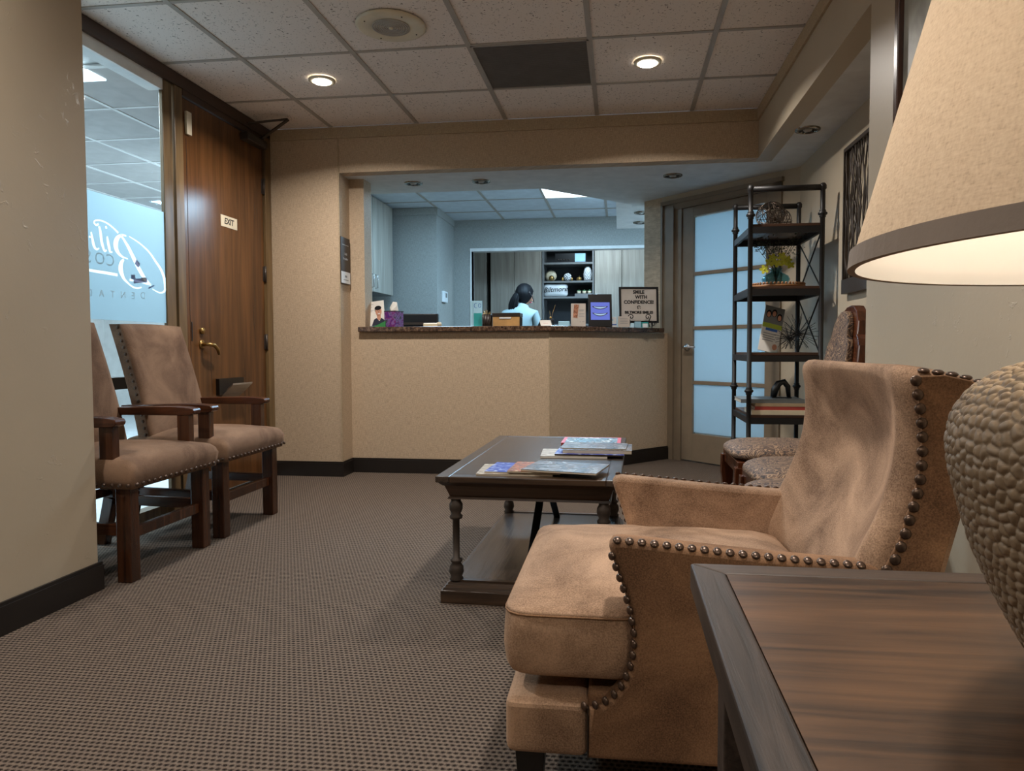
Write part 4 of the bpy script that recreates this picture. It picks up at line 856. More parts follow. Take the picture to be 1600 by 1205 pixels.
for q in range(22):
    dx = random.uniform(-.036, .036); dy = random.uniform(-.014, .010); ll = random.uniform(.82, 1.0)
    hr.tube([pt+Vector((b_[0]+dx*(.45+.65*min(1, i/3)), b_[1]+dy, b_[2]*ll)) for i, b_ in enumerate(base_)], [.016, .018, .018, .016, .012, .003], 6)
hr.build('hair', 'hair', pw); 
hp = MB(); hp.tube([HM @ Vector((.083, .0, 0)), HM @ Vector((.07, 0, .09)), HM @ Vector((0, 0, .132)), HM @ Vector((-.07, 0, .09))], .006, 6); hp.tube([HM @ Vector((.086, .01, -.01)), HM @ Vector((.085, .05, -.04)), HM @ Vector((.05, .1, -.06))], .004, 6); hp.sphere(tuple(HM @ Vector((.084, 0, -.005))), (.010, .018, .020), 8, 6); hp.build('headset', 'black', pw)
for sx in (-1, 1):
    hb = MB(); bx = Vector((sx*.11, .33, 1.0)); hb.sphere(tuple(bx), (.035, .045, .014), 10, 6)
    for q in range(4): hb.tube([bx+Vector((-.026+.017*q, .03, 0)), bx+Vector((-.028+.018*q, .07+.006*(q in (1, 2)), .004)), bx+Vector((-.028+.018*q, .095+.008*(q in (1, 2)), -.010))], [.009, .0085, .007], 6)
    hb.tube([bx+Vector((-sx*.03, -.01, 0)), bx+Vector((-sx*.05, .025, 0)), bx+Vector((-sx*.052, .05, -.004))], [.011, .010, .007], 6); hb.build('hand', 'skin', pw)
wd = thing('office_desk', 'grey standing desk in front of the woman, hidden by the counter', 'desk', (-1.0, 8.0, 0))
B((-.5, -.20, .95), (.5, .25, .98)).build('top', 'laminate', wd); B((-.48, -.2, 0), (-.44, .28, .95)).build('side_panel', 'laminate', wd); B((.44, -.2, 0), (.48, .28, .95)).build('side_panel', 'laminate', wd)

# ================================================================== SIDE CHAIRS (left)
def side_chair(label):
    t = thing('wooden_armchair', label, 'chair', (0, 0, 0), 0, 'brown suede chairs along the glass wall')
    # local: x forward (room side), y across, origin centre of footprint front; front face of front legs x=0
    hw = .265; D_ = .50
    for sy in (-1, 1):
        y0 = sy*hw; y1 = sy*(hw-.055)
        B((-.06, y0, 0), (0, y1, .375)).build('leg', 'chairwood', t, .004)
        mb = MB(); yc = sy*(hw-.03)
        for a, b in (((-D_-.02, yc, 0), (-D_+.03, yc, .22)), ((-D_+.03, yc, .22), (-D_+.03, yc, .46))): mb.bar(a, b, .045, .05, (1, 0, 0))
        mb.build('leg', 'chairwood', t, .003)
        MB().bar((-D_+.02, sy*(hw-.028), .21), (-.05, sy*(hw-.028), .20), .025, .045).build('stretcher', 'chairwood_x', t, .003)
        # arm and its post
        mb = MB(); n = 12
        ya, yb = sy*(hw+.012), sy*(hw-.048)
        poly = [(-D_-.01, .602), (-.30, .602), (-.12, .602), (-.06, .604), (-.044, .610), (-.040, .622), (-.046, .634), (-.09, .640), (-.15, .643), (-.30, .640), (-D_-.01, .634)]
        mb.prism_xz(poly, min(ya, yb), max(ya, yb)); mb.build('arm', 'chairwood_x', t, .004, recalc=True)
        B((-.125, sy*(hw-.004), .36), (-.068, sy*(hw-.044), .604)).build('arm_post', 'chairwood', t, .003)
    MB().bar((-.03, -hw+.05, .185), (-.03, hw-.05, .185), .022, .045).build('stretcher', 'chairwood', t, .003)
    MB().bar((-D_+.02, -hw+.05, .25), (-D_+.02, hw-.05, .25), .022, .045).build('stretcher', 'chairwood', t, .003)
    # seat cushion, trapezoid, crowned
    def seat(u, v):
        n_ = 2*u-1; m_ = 2*v-1
        x = -.245+.278*n_; y = (.292-.022*(1-u))*m_
        e = max(0, 1-abs(n_)**7)*max(0, 1-abs(m_)**7); z = .455+.050*e**.30*(1 if e > 0 else 0)*.5+.03*(1-n_*n_)*(1-m_*m_)
        x -= .010*(1-e**.3)*n_; y -= .012*(1-e**.3)*m_
        return Vector((x, y, z))
    mb = MB(); nu, nv = 26, 26; mb.grid(seat, nu, nv)
    ring = [i for i in range(nu)]+[j*nu+nu-1 for j in range(1, nv)]+[(nv-1)*nu+i for i in range(nu-2, -1, -1)]+[j*nu for j in range(nv-2, 0, -1)]
    prev = ring; 
    for zz_, k in ((.43, 1.035), (.40, 1.02), (.368, 1.0)):
        st_ = len(mb.v)
        for i in ring: p = mb.v[i]; mb.v.append(Vector(((p.x+.245)*k-.245, p.y*k, zz_)))
        cur = list(range(st_, st_+len(ring)))
        for a in range(len(ring)): b = (a+1) % len(ring); mb.f.append([prev[b], prev[a], cur[a], cur[b]]); mb.sm.append(True)
        prev = cur
    mb.f.append(prev); mb.sm.append(False)
    mb.build('seat', 'brownleather', t, recalc=True)
    nl = MB()
    for q in range(17): nl.sphere((.0395, -.272+q*.034, .386), (.006, .008, .008), 8, 5)
    for sy in (-1, 1):
        for q in range(15): nl.sphere((.02-q*.034, sy*(.297-.0012*q), .386), (.008, .006, .008), 8, 5)
    setp(nl.build('nailheads', 'nail', t), kind='stuff')
    # back: slightly curved padded panel, reclined
    def back(u, v):
        z = .44+v*.585; m_ = 2*u-1; x = -.385-.15*v**1.25; half = .246-.008*v; 
        return x, m_*half, z
    mb = MB(); nu, nv = 16, 18
    def fr(u, v):
        x, y, z = back(u, v); m_ = 2*u-1; e = (1-abs(m_)**6)*(1-abs(2*v-1)**14); return Vector((x+.018*e**.5-.018*(1-m_*m_)*.5, y, z+ .006*(1-m_*m_)*v))
    def bk_(u, v):
        x, y, z = back(u, v); return Vector((x-.055, y, z))
    mb.grid(fr, nu, nv); n0 = nu*nv; mb.grid(bk_, nu, nv)
    ring = [i for i in range(nu)]+[j*nu+nu-1 for j in range(1, nv)]+[(nv-1)*nu+i for i in range(nu-2, -1, -1)]+[j*nu for j in range(nv-2, 0, -1)]
    for a in range(len(ring)): b = (a+1) % len(ring); mb.f.append([ring[a], ring[b], n0+ring[b], n0+ring[a]]); mb.sm.append(False)
    mb.build('backrest', 'brownleather', t, recalc=True)
    nl = MB()
    for sy in (-1, 1):
        for q in range(18):
            x, y, z = back(0 if sy < 0 else 1, (q+.5)/18); nl.sphere((x-.015, y+sy*.001, z), (.008, .005, .008), 8, 5)
    setp(nl.build('nailheads', 'nail', t), kind='stuff')
    return t
A = side_chair('brown suede wooden armchair partly hidden by the left pier'); A.location = (-1.865, 2.715, 0)
Bc = copy_tree(A); Bc['label'] = 'brown suede wooden armchair fully in view beside the walnut door'; Bc.location = (-1.865, 3.355, 0)

# ================================================================== COFFEE TABLE
CTT = .455
ct = thing('coffee_table', 'dark wooden coffee table with turned iron posts and lower shelf', 'table', (-.304, 2.945, 0), math.radians(-1.4))
hw, hl = .323, .577
def ring_(z0, z1, o0, o1, name, mat, bev=0):
    """moulding ring: rectangle with half sizes shrunk by o0 at z0 and o1 at z1"""
    a = [(-hw+o0, -hl+o0), (hw-o0, -hl+o0), (hw-o0, hl-o0), (-hw+o0, hl-o0)]; b = [(-hw+o1, -hl+o1), (hw-o1, -hl+o1), (hw-o1, hl-o1), (-hw+o1, hl-o1)]
    vs = [(x, y, z0) for x, y in a]+[(x, y, z1) for x, y in b]
    return MB().add(vs, [(3, 2, 1, 0), (4, 5, 6, 7)]+[(i, (i+1) % 4, 4+(i+1) % 4, 4+i) for i in range(4)])
# top boards
B((-hw+.05, -hl+.05, CTT-.02), (hw-.05, hl-.05, CTT-.0004)).build('top_panel', 'tabletop', ct)
for sx in (-1, 1): MB().box((sx*hw, -hl, CTT-.022), (sx*(hw-.05), hl, CTT)).build('top_frame', 'tabletop', ct, .003)
for sy in (-1, 1): MB().box((-hw+.05, sy*hl, CTT-.022), (hw-.05, sy*(hl-.05), CTT)).build('top_frame', 'tablewood_x', ct, .003)
mb = ring_(CTT-.036, CTT-.022, .022, .006, '', ''); m2 = ring_(CTT-.078, CTT-.036, .042, .026, '', ''); mb.add(m2.v, m2.f); m2 = ring_(CTT-.086, CTT-.078, .034, .038, '', ''); mb.add(m2.v, m2.f); mb.build('apron', 'tablewood_x', ct, recalc=True)
PB = .072
for sx in (-1, 1):
    for sy in (-1, 1):
        x, y = sx*(hw-.060), sy*(hl-.056)
        MB().lathe([(.022, PB), (.026, PB+.006), (.020, PB+.014), (.027, PB+.032), (.024, PB+.052), (.016, PB+.064), (.022, PB+.070), (.022, PB+.076), (.0125, PB+.082), (.0125, .292),
                    (.022, .296), (.024, .304), (.017, .312), (.024, .330), (.024, .348), (.018, .358), (.018, .369)], (x, y, 0), 20).build('post', 'iron', ct)
mb = ring_(0, .046, .012, .012, '', ''); mb.build('plinth', 'tablewood_x', ct, .003)
for z0, z1, o in ((.046, .054, .019), (.054, .062, .026), (.062, .070, .033)): ring_(z0, z1, o, o+.003, '', '').build('plinth_moulding', 'tablewood_x', ct)
for sy in (-1, 1): B((-hw+.05, sy*(hl-.05)-.010, .070), (hw-.05, sy*(hl-.05)+.010, .078)).build('shelf_lip', 'tablewood_x', ct)
B((-hw+.045, -hl+.060, .066), (hw-.045, hl-.060, .074)).build('lower_shelf', 'tabletop', ct)
for sy in (-1, 1): MB().bar((-.012, sy*.02, .372), (-.012, sy*(hl-.12), .076), .030, .007, (0, 0, 1)).build('brace', 'blackiron', ct)

# magazines and books on the table (world placed; the tops nearly level)
def mag(name, label, cx, cy, z, w_, h_, t_, rot, cover, cat='magazine', spine=None, stack='magazines on the coffee table'):
    t = thing(name, label, cat, (cx, cy, z), math.radians(rot), stack)
    B((-w_/2, -h_/2, 0), (w_/2, h_/2, t_-.0006)).build('pages', spine or 'page', t); B((-w_/2-.001, -h_/2-.001, t_-.0006), (w_/2+.001, h_/2+.001, t_)).build('cover', cover, t); return t
z = CTT+.0005
mag('magazine', 'tan covered magazine at the bottom of the near pile, far left', -.37, 2.515, z, .27, .21, .006, 2, 'mag4')
mag('magazine', 'blue covered magazine sticking out left in the near pile', -.335, 2.52, z+.0065, .27, .20, .005, -3, 'mag3')
mag('magazine', 'orange scenic magazine in the middle of the near pile', -.25, 2.51, z+.012, .275, .205, .005, -2, 'mag2')
mag('magazine', 'grey landscape magazine on top of the near pile, twisted right', -.19, 2.485, z+.0175, .27, .20, .006, -12, 'mag1')
mag('magazine', 'pale thin magazine at the bottom of the far pile', -.19, 2.93, z, .27, .21, .008, 3, 'mag4', spine='paper')
mag('magazine', 'dark spined magazine second from bottom of the far pile', -.12, 2.94, z+.0085, .28, .21, .007, -2, 'mag3', spine='mull')
mag('book', 'thick tan paged book near the top of the far pile', -.09, 2.955, z+.016, .28, .20, .014, -1, 'mag1', cat='book')
m5 = mag('magazine', 'grey-blue magazine lying on the thick tan book', -.105, 2.965, z+.0305, .27, .18, .004, -4, 'mag1')
m6 = mag('magazine', 'red bordered magazine behind the far pile', -.125, 3.17, z, .26, .20, .030, -1, 'pink', spine='redbook')
B((-.115, -.085, .0301), (.115, .085, .0306)).build('cover_photo', 'mag5', m6)
text('TRAVEL', .045, 'paper', m6, frame4((-.01, .055, .0308), (1, 0, 0), (0, 1, 0)), depth=.0002, bold=.001) if False else None

# ================================================================== TAN ARMCHAIR
ac = thing('wingback_armchair', 'tan suede low wingback armchair with bronze nailhead trim', 'armchair', (.15, 1.655, 0)); ao = Vector((.15, 1.655, 0))
Yn, Yf = 1.300, 2.010
# base rails
def rbox(name, a, b, mat, par, bev, o=ao, seg=4): return MB(o).box(a, b).build(name, mat, par, bev, bseg=seg)
rbox('front_rail', (-.218, Yn+.004, .120), (-.058, Yf-.004, .232), 'suede', ac, .018)
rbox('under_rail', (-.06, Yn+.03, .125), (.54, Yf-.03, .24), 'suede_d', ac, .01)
# side panels: the concave front edge, top edge falling to the back
front = [(-.058, .121), (-.058, .222), (-.035, .228), (-.012, .245), (.006, .268), (.020, .30), (.027, .335), (.027, .37), (.020, .41), (.008, .45), (-.004, .485), (-.014, .512), (-.019, .530)]
topc = [(-.012, .541), (.004, .544), (.05, .541), (.12, .535), (.20, .528), (.28, .522), (.36, .517), (.44, .513)]
rear = [(.50, .513), (.575, .50), (.565, .30), (.55, .121)]
side_poly = front+topc+rear
def side_panel(yo, yi):
    """yo = outer face Y, yi = inner face Y; top edge rolled"""
    mb = MB(ao); n = len(side_poly); layers = []
    s = 1 if yi > yo else -1; th = abs(yi-yo)
    prof = [(.0, .012), (.004, .004), (.012, 0), (th*.5, 0), (th-.012, 0), (th-.004, .004), (th, .012)]
    cx, cz = .26, .30
    for d_, ins in prof:
        pts = []
        for i, (x, z_) in enumerate(side_poly):
            a = Vector(side_poly[i-1]); b = Vector(side_poly[(i+1) % n]); t_ = (b-a).normalized(); nn = Vector((-t_.y, t_.x))
            # polygon is clockwise seen from -Y (front up, top right, down) -> inward normal
            nin = Vector((t_.y, -t_.x)); pts.append(Vector((x+nin.x*ins, yo+s*d_, z_+nin.y*ins)))
        layers.append(pts)
    vs = [p for l_ in layers for p in l_]; fs = []
    for L_ in range(len(layers)-1):
        for i in range(n): j = (i+1) % n; fs.append((L_*n+i, L_*n+j, (L_+1)*n+j, (L_+1)*n+i))
    fs.append(tuple(range(n))); fs.append(tuple((len(layers)-1)*n+i for i in range(n-1, -1, -1)))
    mb.add(vs, fs, True)
    return mb
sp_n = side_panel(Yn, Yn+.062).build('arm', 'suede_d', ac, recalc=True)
sp_f = side_panel(Yf, Yf-.062).build('arm', 'suede', ac, recalc=True)
for o_ in (sp_n, sp_f):
    m_ = o_.modifiers.new('w', 'WEIGHTED_NORMAL') if False else None
    for pgn in o_.data.polygons:
        if len(pgn.vertices) > 6: pgn.use_smooth = False
# back with wrap-around wings: closed horizontal sections lofted upwards
zf = [.12, .30, .42, .50, .56, .62, .68, .74, .80, .845, .868]
xfv = [.40, .395, .395, .425, .452, .476, .492, .498, .495, .488, .482]    # front (inner edge of the wing)
xbv = [.555, .565, .575, .587, .602, .617, .632, .647, .662, .672, .676]
dpv = [.02, .03, .045, .055, .06, .06, .055, .048, .035, .022, .012]    # hollow depth at the middle
def itp(z, tab): return float(np.interp(z, zf, tab))
def section(z, ins=0.0):
    xf, xb, dp = itp(z, xfv)+ins, itp(z, xbv)-ins, itp(z, dpv); y0, y1 = Yn+ins, Yf-ins; pts = []
    r = min(.045, (xb-xf)*.42)
    # near side outer face from back to front
    pts += [(xb-.004, y0+r*.9), (xb-r*.35, y0+r*.25), (xb-r, y0+.002)]
    for k_ in (.75, .5, .25): pts.append((xf+r+(xb-xf-2*r)*k_, y0))
    for a in (90, 70, 50, 30, 10): pts.append((xf+r-r*math.cos(math.radians(a)), y0+r-r*math.sin(math.radians(a))))
    # inner hollow
    m_ = 17
    for i in range(m_+1):
        u = i/m_; y = y0+r+(y1-y0-2*r)*u; q = 1-abs(2*u-1)**2.4; pts.append((xf+dp*q, y))
    for a in (10, 30, 50, 70, 90): pts.append((xf+r-r*math.cos(math.radians(a)), y1-r+r*math.sin(math.radians(a))))
    for k_ in (.25, .5, .75): pts.append((xf+r+(xb-xf-2*r)*k_, y1))
    pts += [(xb-r, y1-.002), (xb-r*.35, y1-r*.25), (xb-.004, y1-r*.9)]
    for i in range(1, 6): pts.append((xb, y1-r+(y0+r-y1+r)*i/6))
    return [Vector((x, y, z)) for x, y in pts]
lv = []
for z in list(np.linspace(.13, .84, 34)): lv.append(section(float(z)))
for z, ins in ((.852, .003), (.862, .009), (.869, .018), (.872, .030)):
    s_ = section(z, ins)
    lv.append(s_)
for L_ in lv:      # the top falls away to the rear and crowns a touch in the middle
    for p in L_:
        if p.z > .70:
            k_ = (p.z-.70)/.17; f_ = max(0, (p.x-.50)/.17); p.z -= .040*k_*f_**1.3
mb = MB(ao); n = len(lv[0]); vs = [p for l_ in lv for p in l_]; fs = []
for L_ in range(len(lv)-1):
    for i in range(n): j = (i+1) % n; fs.append((L_*n+i, L_*n+j, (L_+1)*n+j, (L_+1)*n+i))
# cap with centre strip
t0 = (len(lv)-1)*n; fs.append(tuple(t0+i for i in range(n))); fs.append(tuple(range(n-1, -1, -1)))
mb.add(vs, fs, True); mb.build('backrest', 'suede', ac, recalc=True)
# outer side panel of the back (separate darker piece, nailed on)
def wing_panel(y, s):
    zz_ = np.linspace(.50, .852, 16); fr_ = np.interp(zz_, [.50, .56, .60, .65, .69, .75, .80, .852], [.462, .488, .500, .513, .522, .524, .518, .513]); rr_ = np.array([itp(float(z), xbv) for z in zz_])-.030
    poly = [(float(a), float(z)) for a, z in zip(fr_, zz_)]
    topp = [(.56, .854), (.60, .845), (.64, .829)]
    rear_ = [(float(a), float(z)) for a, z in zip(rr_[::-1], zz_[::-1]) if z < .81]
    poly += topp+rear_
    mb = MB(ao).prism_xz(poly, y-.0035, y+.0035); return mb
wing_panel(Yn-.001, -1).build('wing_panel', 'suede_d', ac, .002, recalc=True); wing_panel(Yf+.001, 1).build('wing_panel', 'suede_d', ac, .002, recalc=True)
# T cushion
def rr_poly():
    P_ = [(-.226, 1.312), (.016, 1.312), (.060, 1.368), (.42, 1.375), (.42, 1.935), (.06, 1.942), (.016, 1.998), (-.226, 1.998)]
    out = []; n = len(P_)
    rad = [.055, .02, .02, .03, .03, .02, .02, .055]
    for i in range(n):
        p = Vector(P_[i]); a = (Vector(P_[i-1])-p).normalized(); b = (Vector(P_[(i+1) % n])-p).normalized(); r = rad[i]
        p0 = p+a*r; p1 = p+b*r
        for k_ in range(6):
            t = k_/5; out.append(p0*(1-t)**2+p*2*t*(1-t)+p1*t*t)
    # resample evenly
    L = [0]; m = len(out)
    for i in range(m): L.append(L[-1]+(out[(i+1) % m]-out[i]).length)
    N_ = 120; res = []
    for k_ in range(N_):
        s = L[-1]*k_/N_; i = max(j for j in range(m) if L[j] <= s+1e-9); d_ = L[i+1]-L[i]; t = (s-L[i])/d_ if d_ > 1e-9 else 0
        res.append(out[i]*(1-t)+out[(i+1) % m]*t)
    return res
cp = rr_poly(); mb = MB(ao); n = len(cp); cen = Vector((.08, 1.655)); layers = []
def zt(x, y, k):   # top surface height
    return .386+.040*(1-((y-1.63)/.37)**2)+.012*math.sin((x+.22)*4)+.004*noise.noise(Vector((x*9, y*9, 3)))
def sc_(p, f): return cen+(p-cen)*f
for f_, z_ in ((.84, .270), (.90, .266), (.945, .266), (.975, .272), (.992, .285), (1.002, .305), (1.007, .33), (1.003, .358), (.998, .378), (.988, .390)):
    layers.append([Vector((sc_(p, f_).x, sc_(p, f_).y, z_+(.010*noise.noise(Vector((p.x*12, p.y*12, z_*20))) if .28 < z_ < .38 else 0))) for p in cp])
for f_, e in ((.992, .006), (.98, .010)): layers.append([Vector((sc_(p, f_).x, sc_(p, f_).y, .390+e*.6)) for p in cp])
for f_ in (.96, .93, .88, .8, .7, .6, .5, .4, .3, .2, .1, .03):
    L_ = []
    for p in cp: q = sc_(p, f_); w_ = min(1, (1-f_)/.25)**.6; L_.append(Vector((q.x, q.y, .394*(1-w_)+(zt(q.x, q.y, 0)+.010)*w_)))
    layers.append(L_)
vs = [p for l_ in layers for p in l_]; fs = []
for L_ in range(len(layers)-1):
    for i in range(n): j = (i+1) % n; fs.append((L_*n+i, L_*n+j, (L_+1)*n+j, (L_+1)*n+i))
fs.append(tuple(range(n-1, -1, -1))); fs.append(tuple((len(layers)-1)*n+i for i in range(n)))
mb.add(vs, fs, True); cushion = mb.build('seat_cushion', 'suede', ac, recalc=True)
MB(ao).tube([(sc_(p, .994).x, sc_(p, .994).y, .3895) for p in cp], .0022, 6, closed=True).build('piping', 'suede_d', cushion)
for (x, y) in ((-.175, Yn+.07), (-.175, Yf-.07), (.47, Yn+.06), (.47, Yf-.06)):
    MB(ao).add([(x-.022, y-.022, 0), (x+.022, y-.022, 0), (x+.022, y+.022, 0), (x-.022, y+.022, 0), (x-.030, y-.030, .122), (x+.030, y-.030, .122), (x+.030, y+.030, .122), (x-.030, y+.030, .122)], [(3, 2, 1, 0), (4, 5, 6, 7), (0, 1, 5, 4), (1, 2, 6, 5), (2, 3, 7, 6), (3, 0, 4, 7)]).build('leg', 'blackwood', ac, .002)
MB(ao).box((-.0595, Yn-.0006, .122), (-.0575, Yn+.01, .222)).build('seam', 'mull', ac)
# nailheads, one object each
nm = MB().sphere((0, 0, 0), (.0082, .0045, .0082), 14, 8).build('nailhead', 'nail', ac); nmd = nm.data; bpy.data.objects.remove(nm)
nm2 = MB().sphere((0, 0, 0), (.0100, .0050, .0100), 14, 8).build('nailhead', 'nail', ac); nmd2 = nm2.data; bpy.data.objects.remove(nm2)
def resample(pts, d):
    P_ = [Vector(p) for p in pts]; L = [0]
    for a, b in zip(P_, P_[1:]): L.append(L[-1]+(b-a).length)
    k_ = max(1, round(L[-1]/d)); out = []
    for q in range(k_+1):
        s = L[-1]*q/k_; i = min(len(P_)-2, max(j for j in range(len(L)) if L[j] <= s+1e-9)); dd = L[i+1]-L[i]; out.append(P_[i].lerp(P_[i+1], (s-L[i])/dd if dd else 0))
    return out
def nails(pts, dat, sy, d=.022, zrot=0, tilt=0):
    for p in resample(pts, d):
        o = bpy.data.objects.new('nailhead', dat); COL.objects.link(o); o.parent = ac; o.location = p-ao; o.rotation_euler = (tilt, 0, zrot)
for y, sy in ((Yn-.0005, -1), (Yf+.0005, 1)):
    edge_ = [(-.066, .2225), (-.050, .2245)]+[(x-.0005, z_) for x, z_ in front[2:-1]]
    nails([(x, y+.0045*(-sy), z_+.0015) for x, z_ in edge_], nmd, sy, .022, math.radians(48)*sy)
    nails([(-.004, y+.007*(-sy), .5435), (.05, y+.007*(-sy), .540), (.12, y+.007*(-sy), .534), (.20, y+.007*(-sy), .527), (.28, y+.007*(-sy), .521), (.36, y+.007*(-sy), .516), (.43, y+.007*(-sy), .512)], nmd, sy, .0225, 0, math.radians(52)*(-1 if sy < 0 else 1))
    nails([(.452, y-.004*(-sy)*-1, .492), (.474, y+.005*sy, .511), (.487, y+.005*sy, .535), (.497, y+.005*sy, .565), (.506, y+.005*sy, .60), (.514, y+.005*sy, .63), (.521, y+.005*sy, .66), (.5235, y+.005*sy, .69), (.5245, y+.005*sy, .72), (.5235, y+.005*sy, .76), (.520, y+.005*sy, .79), (.515, y+.005*sy, .82), (.512, y+.004*sy, .844)], nmd2, sy, .0245)
    nails([(.530, y+.011*(-sy), .8615), (.57, y+.011*(-sy), .8565), (.61, y+.012*(-sy), .847), (.645, y+.013*(-sy), .8335)], nmd2, sy, .022, 0, math.radians(82)*(1 if sy > 0 else -1))

# ================================================================== END TABLE + LAMP
TZ = .64; ex0, ex1, ey0, ey1 = .086, .75, .19, .865
et = thing('end_table', 'weathered brown end table with darker mitred frame', 'table', ((ex0+ex1)/2, (ey0+ey1)/2, 0)); eo = Vector(((ex0+ex1)/2, (ey0+ey1)/2, 0))
fw = .037
def quad(pts, name, mat): return MB(eo).prism(pts, TZ-.032, TZ).build(name, mat, et, .0025)
quad([(ex0, ey0), (ex0+fw, ey0+fw), (ex0+fw, ey1-fw), (ex0, ey1)][::1][::-1], 'top_frame', 'endframe')
quad([(ex1, ey0), (ex1, ey1), (ex1-fw, ey1-fw), (ex1-fw, ey0+fw)], 'top_frame', 'endframe')
quad([(ex0, ey1), (ex0+fw, ey1-fw), (ex1-fw, ey1-fw), (ex1, ey1)], 'top_frame', 'endframe_x')
quad([(ex0, ey0), (ex1, ey0), (ex1-fw, ey0+fw), (ex0+fw, ey0+fw)], 'top_frame', 'endframe_x')
npl = 1; pw_ = (ey1-ey0-2*fw)/npl
for q in range(npl): B((ex0+fw+.0005, ey0+fw+q*pw_+.0002, TZ-.028), (ex1-fw-.0005, ey0+fw+(q+1)*pw_-.0002, TZ-.0008), eo).build('top_panel', 'endpanel', et)
MB(eo).box((ex0+.03, ey0+.03, TZ-.11), (ex1-.03, ey1-.03, TZ-.032)).build('apron', 'endframe_x', et)
for x in (ex0+.03, ex1-.08):
    for y in (ey0+.03, ey1-.08): B((x, y, 0), (x+.05, y+.05, TZ-.11), eo).build('leg', 'endframe', et, .003)
B((ex0+.05, ey0+.05, .12), (ex1-.05, ey1-.05, .14), eo).build('lower_shelf', 'endpanel', et)
# lamp
LC = Vector((.428, .543, TZ)); lp_ = thing('table_lamp', 'table lamp with hammered taupe urn base and linen shade', 'lamp', LC)
prof = [(.095, 0), (.104, .012), (.120, .03), (.1335, .055), (.146, .08), (.1575, .108), (.166, .138), (.1735, .168), (.1755, .19), (.1715, .21), (.160, .228), (.140, .243), (.112, .253), (.085, .258), (.060, .2605)]
pz = np.array([p[1] for p in prof]); pr = np.array([p[0] for p in prof])
# arc-length param
ds = np.concatenate([[0], np.cumsum(np.hypot(np.diff(pr), np.diff(pz)))]); Ltot = ds[-1]
nu, nv = 900, 330
sv = np.linspace(0, Ltot, nv); R0 = np.interp(sv, ds, pr); Z0 = np.interp(sv, ds, pz)
kern = np.ones(9)/9; Rp = np.convolve(np.pad(R0, 4, 'edge'), kern, 'valid'); Zp = np.convolve(np.pad(Z0, 4, 'edge'), kern, 'valid'); Zp[0] = 0
tr_ = np.gradient(Rp); tz_ = np.gradient(Zp); ln_ = np.hypot(tr_, tz_); nr, nz = tz_/ln_, -tr_/ln_
# pebble facets: jittered hex cells
rng = np.random.default_rng(3); cell = .0094; rows = int(Ltot/(cell*.95)); cs_ = []
th_ = np.arange(nu)/nu*2*PI; hgt = np.zeros((nv, nu)); best = np.full((nv, nu), 9.); sec = np.full((nv, nu), 9.)
for rI in range(-1, rows+2):
    s0 = (rI+.5)*cell*.95; Rr = float(np.interp(min(max(s0, 0), Ltot), ds, pr)); m = max(8, int(2*PI*Rr/cell))
    ss = s0+rng.uniform(-.0034, .0034, m); tt = (np.arange(m)+.5*(rI % 2)+rng.uniform(-.30, .30, m))/m*2*PI
    jr = np.where(abs(sv-s0) < cell*2.1)[0]
    for s1, t1 in zip(ss, tt):
        i0 = int(t1/(2*PI)*nu); wdt = int(2.1*cell/(2*PI*Rr)*nu)+1; ii = np.arange(i0-wdt, i0+wdt+1) % nu
        dth = (th_[ii]-t1+PI) % (2*PI)-PI; dd = np.hypot(dth[None, :]*Rr, (sv[jr]-s1)[:, None]*.98)
        b = best[np.ix_(jr, ii)]; s_ = sec[np.ix_(jr, ii)]
        sec[np.ix_(jr, ii)] = np.where(dd < b, b, np.minimum(s_, dd)); best[np.ix_(jr, ii)] = np.minimum(b, dd)
ed = np.clip((sec-best)/(cell*.8), 0, 1); hgt = .0028*(1-(1-ed)**2.6)
RR = Rp[:, None]+nr[:, None]*hgt; ZZ = Zp[:, None]+nz[:, None]*hgt
X_ = RR*np.cos(th_)[None, :]; Y_ = RR*np.sin(th_)[None, :]
co = np.stack([X_, Y_, np.maximum(ZZ, 0)], 2).reshape(-1, 3)
jj, ii = np.meshgrid(np.arange(nv-1), np.arange(nu), indexing='ij'); i2 = (ii+1) % nu
qf = np.stack([jj*nu+ii, jj*nu+i2, (jj+1)*nu+i2, (jj+1)*nu+ii], 2).reshape(-1, 4)
me = bpy.data.meshes.new('base'); me.vertices.add(len(co)); me.vertices.foreach_set('co', co.ravel()); me.loops.add(qf.size); me.loops.foreach_set('vertex_index', qf.ravel().astype(np.int32))
me.polygons.add(len(qf)); me.polygons.foreach_set('loop_start', np.arange(0, qf.size, 4, dtype=np.int32)); me.polygons.foreach_set('loop_total', np.full(len(qf), 4, dtype=np.int32)); me.update(calc_edges=True); me.validate()
me.polygons.foreach_set('use_smooth', [True]*len(qf)); me.materials.append(MT['hammer'])
lb_ = bpy.data.objects.new('base', me); COL.objects.link(lb_); lb_.parent = lp_
MB().lathe([(.062, .255), (.05, .264), (.02, .270), (.012, .29), (.012, .34)], seg=24).build('neck', 'brass', lp_)
MB().lathe([(.018, .34), (.018, .39)], seg=16).build('socket', 'brass', lp_)
SB, ST_ = .327, .640       # shade bottom / top above table
mb = MB().lathe([(.250, SB), (.166, ST_)], seg=96, cap=False); mb.build('lamp_shade', 'shade', lp_)
mb = MB().lathe([(.2475, SB), (.1635, ST_)], seg=96, cap=False); mb.build('shade_liner', 'liner', lp_)
mb = MB().lathe([(.2455, SB-.001), (.2515, SB-.001), (.2500, SB+.014), (.2482, SB+.014)], seg=96, cap=False, smooth=False); mb.build('shade_trim', 'trim', lp_)
mb = MB().lathe([(.165, ST_-.012), (.1685, ST_-.012), (.167, ST_+.001), (.163, ST_+.001)], seg=96, cap=False); mb.build('shade_trim', 'trim', lp_)
mb = MB()
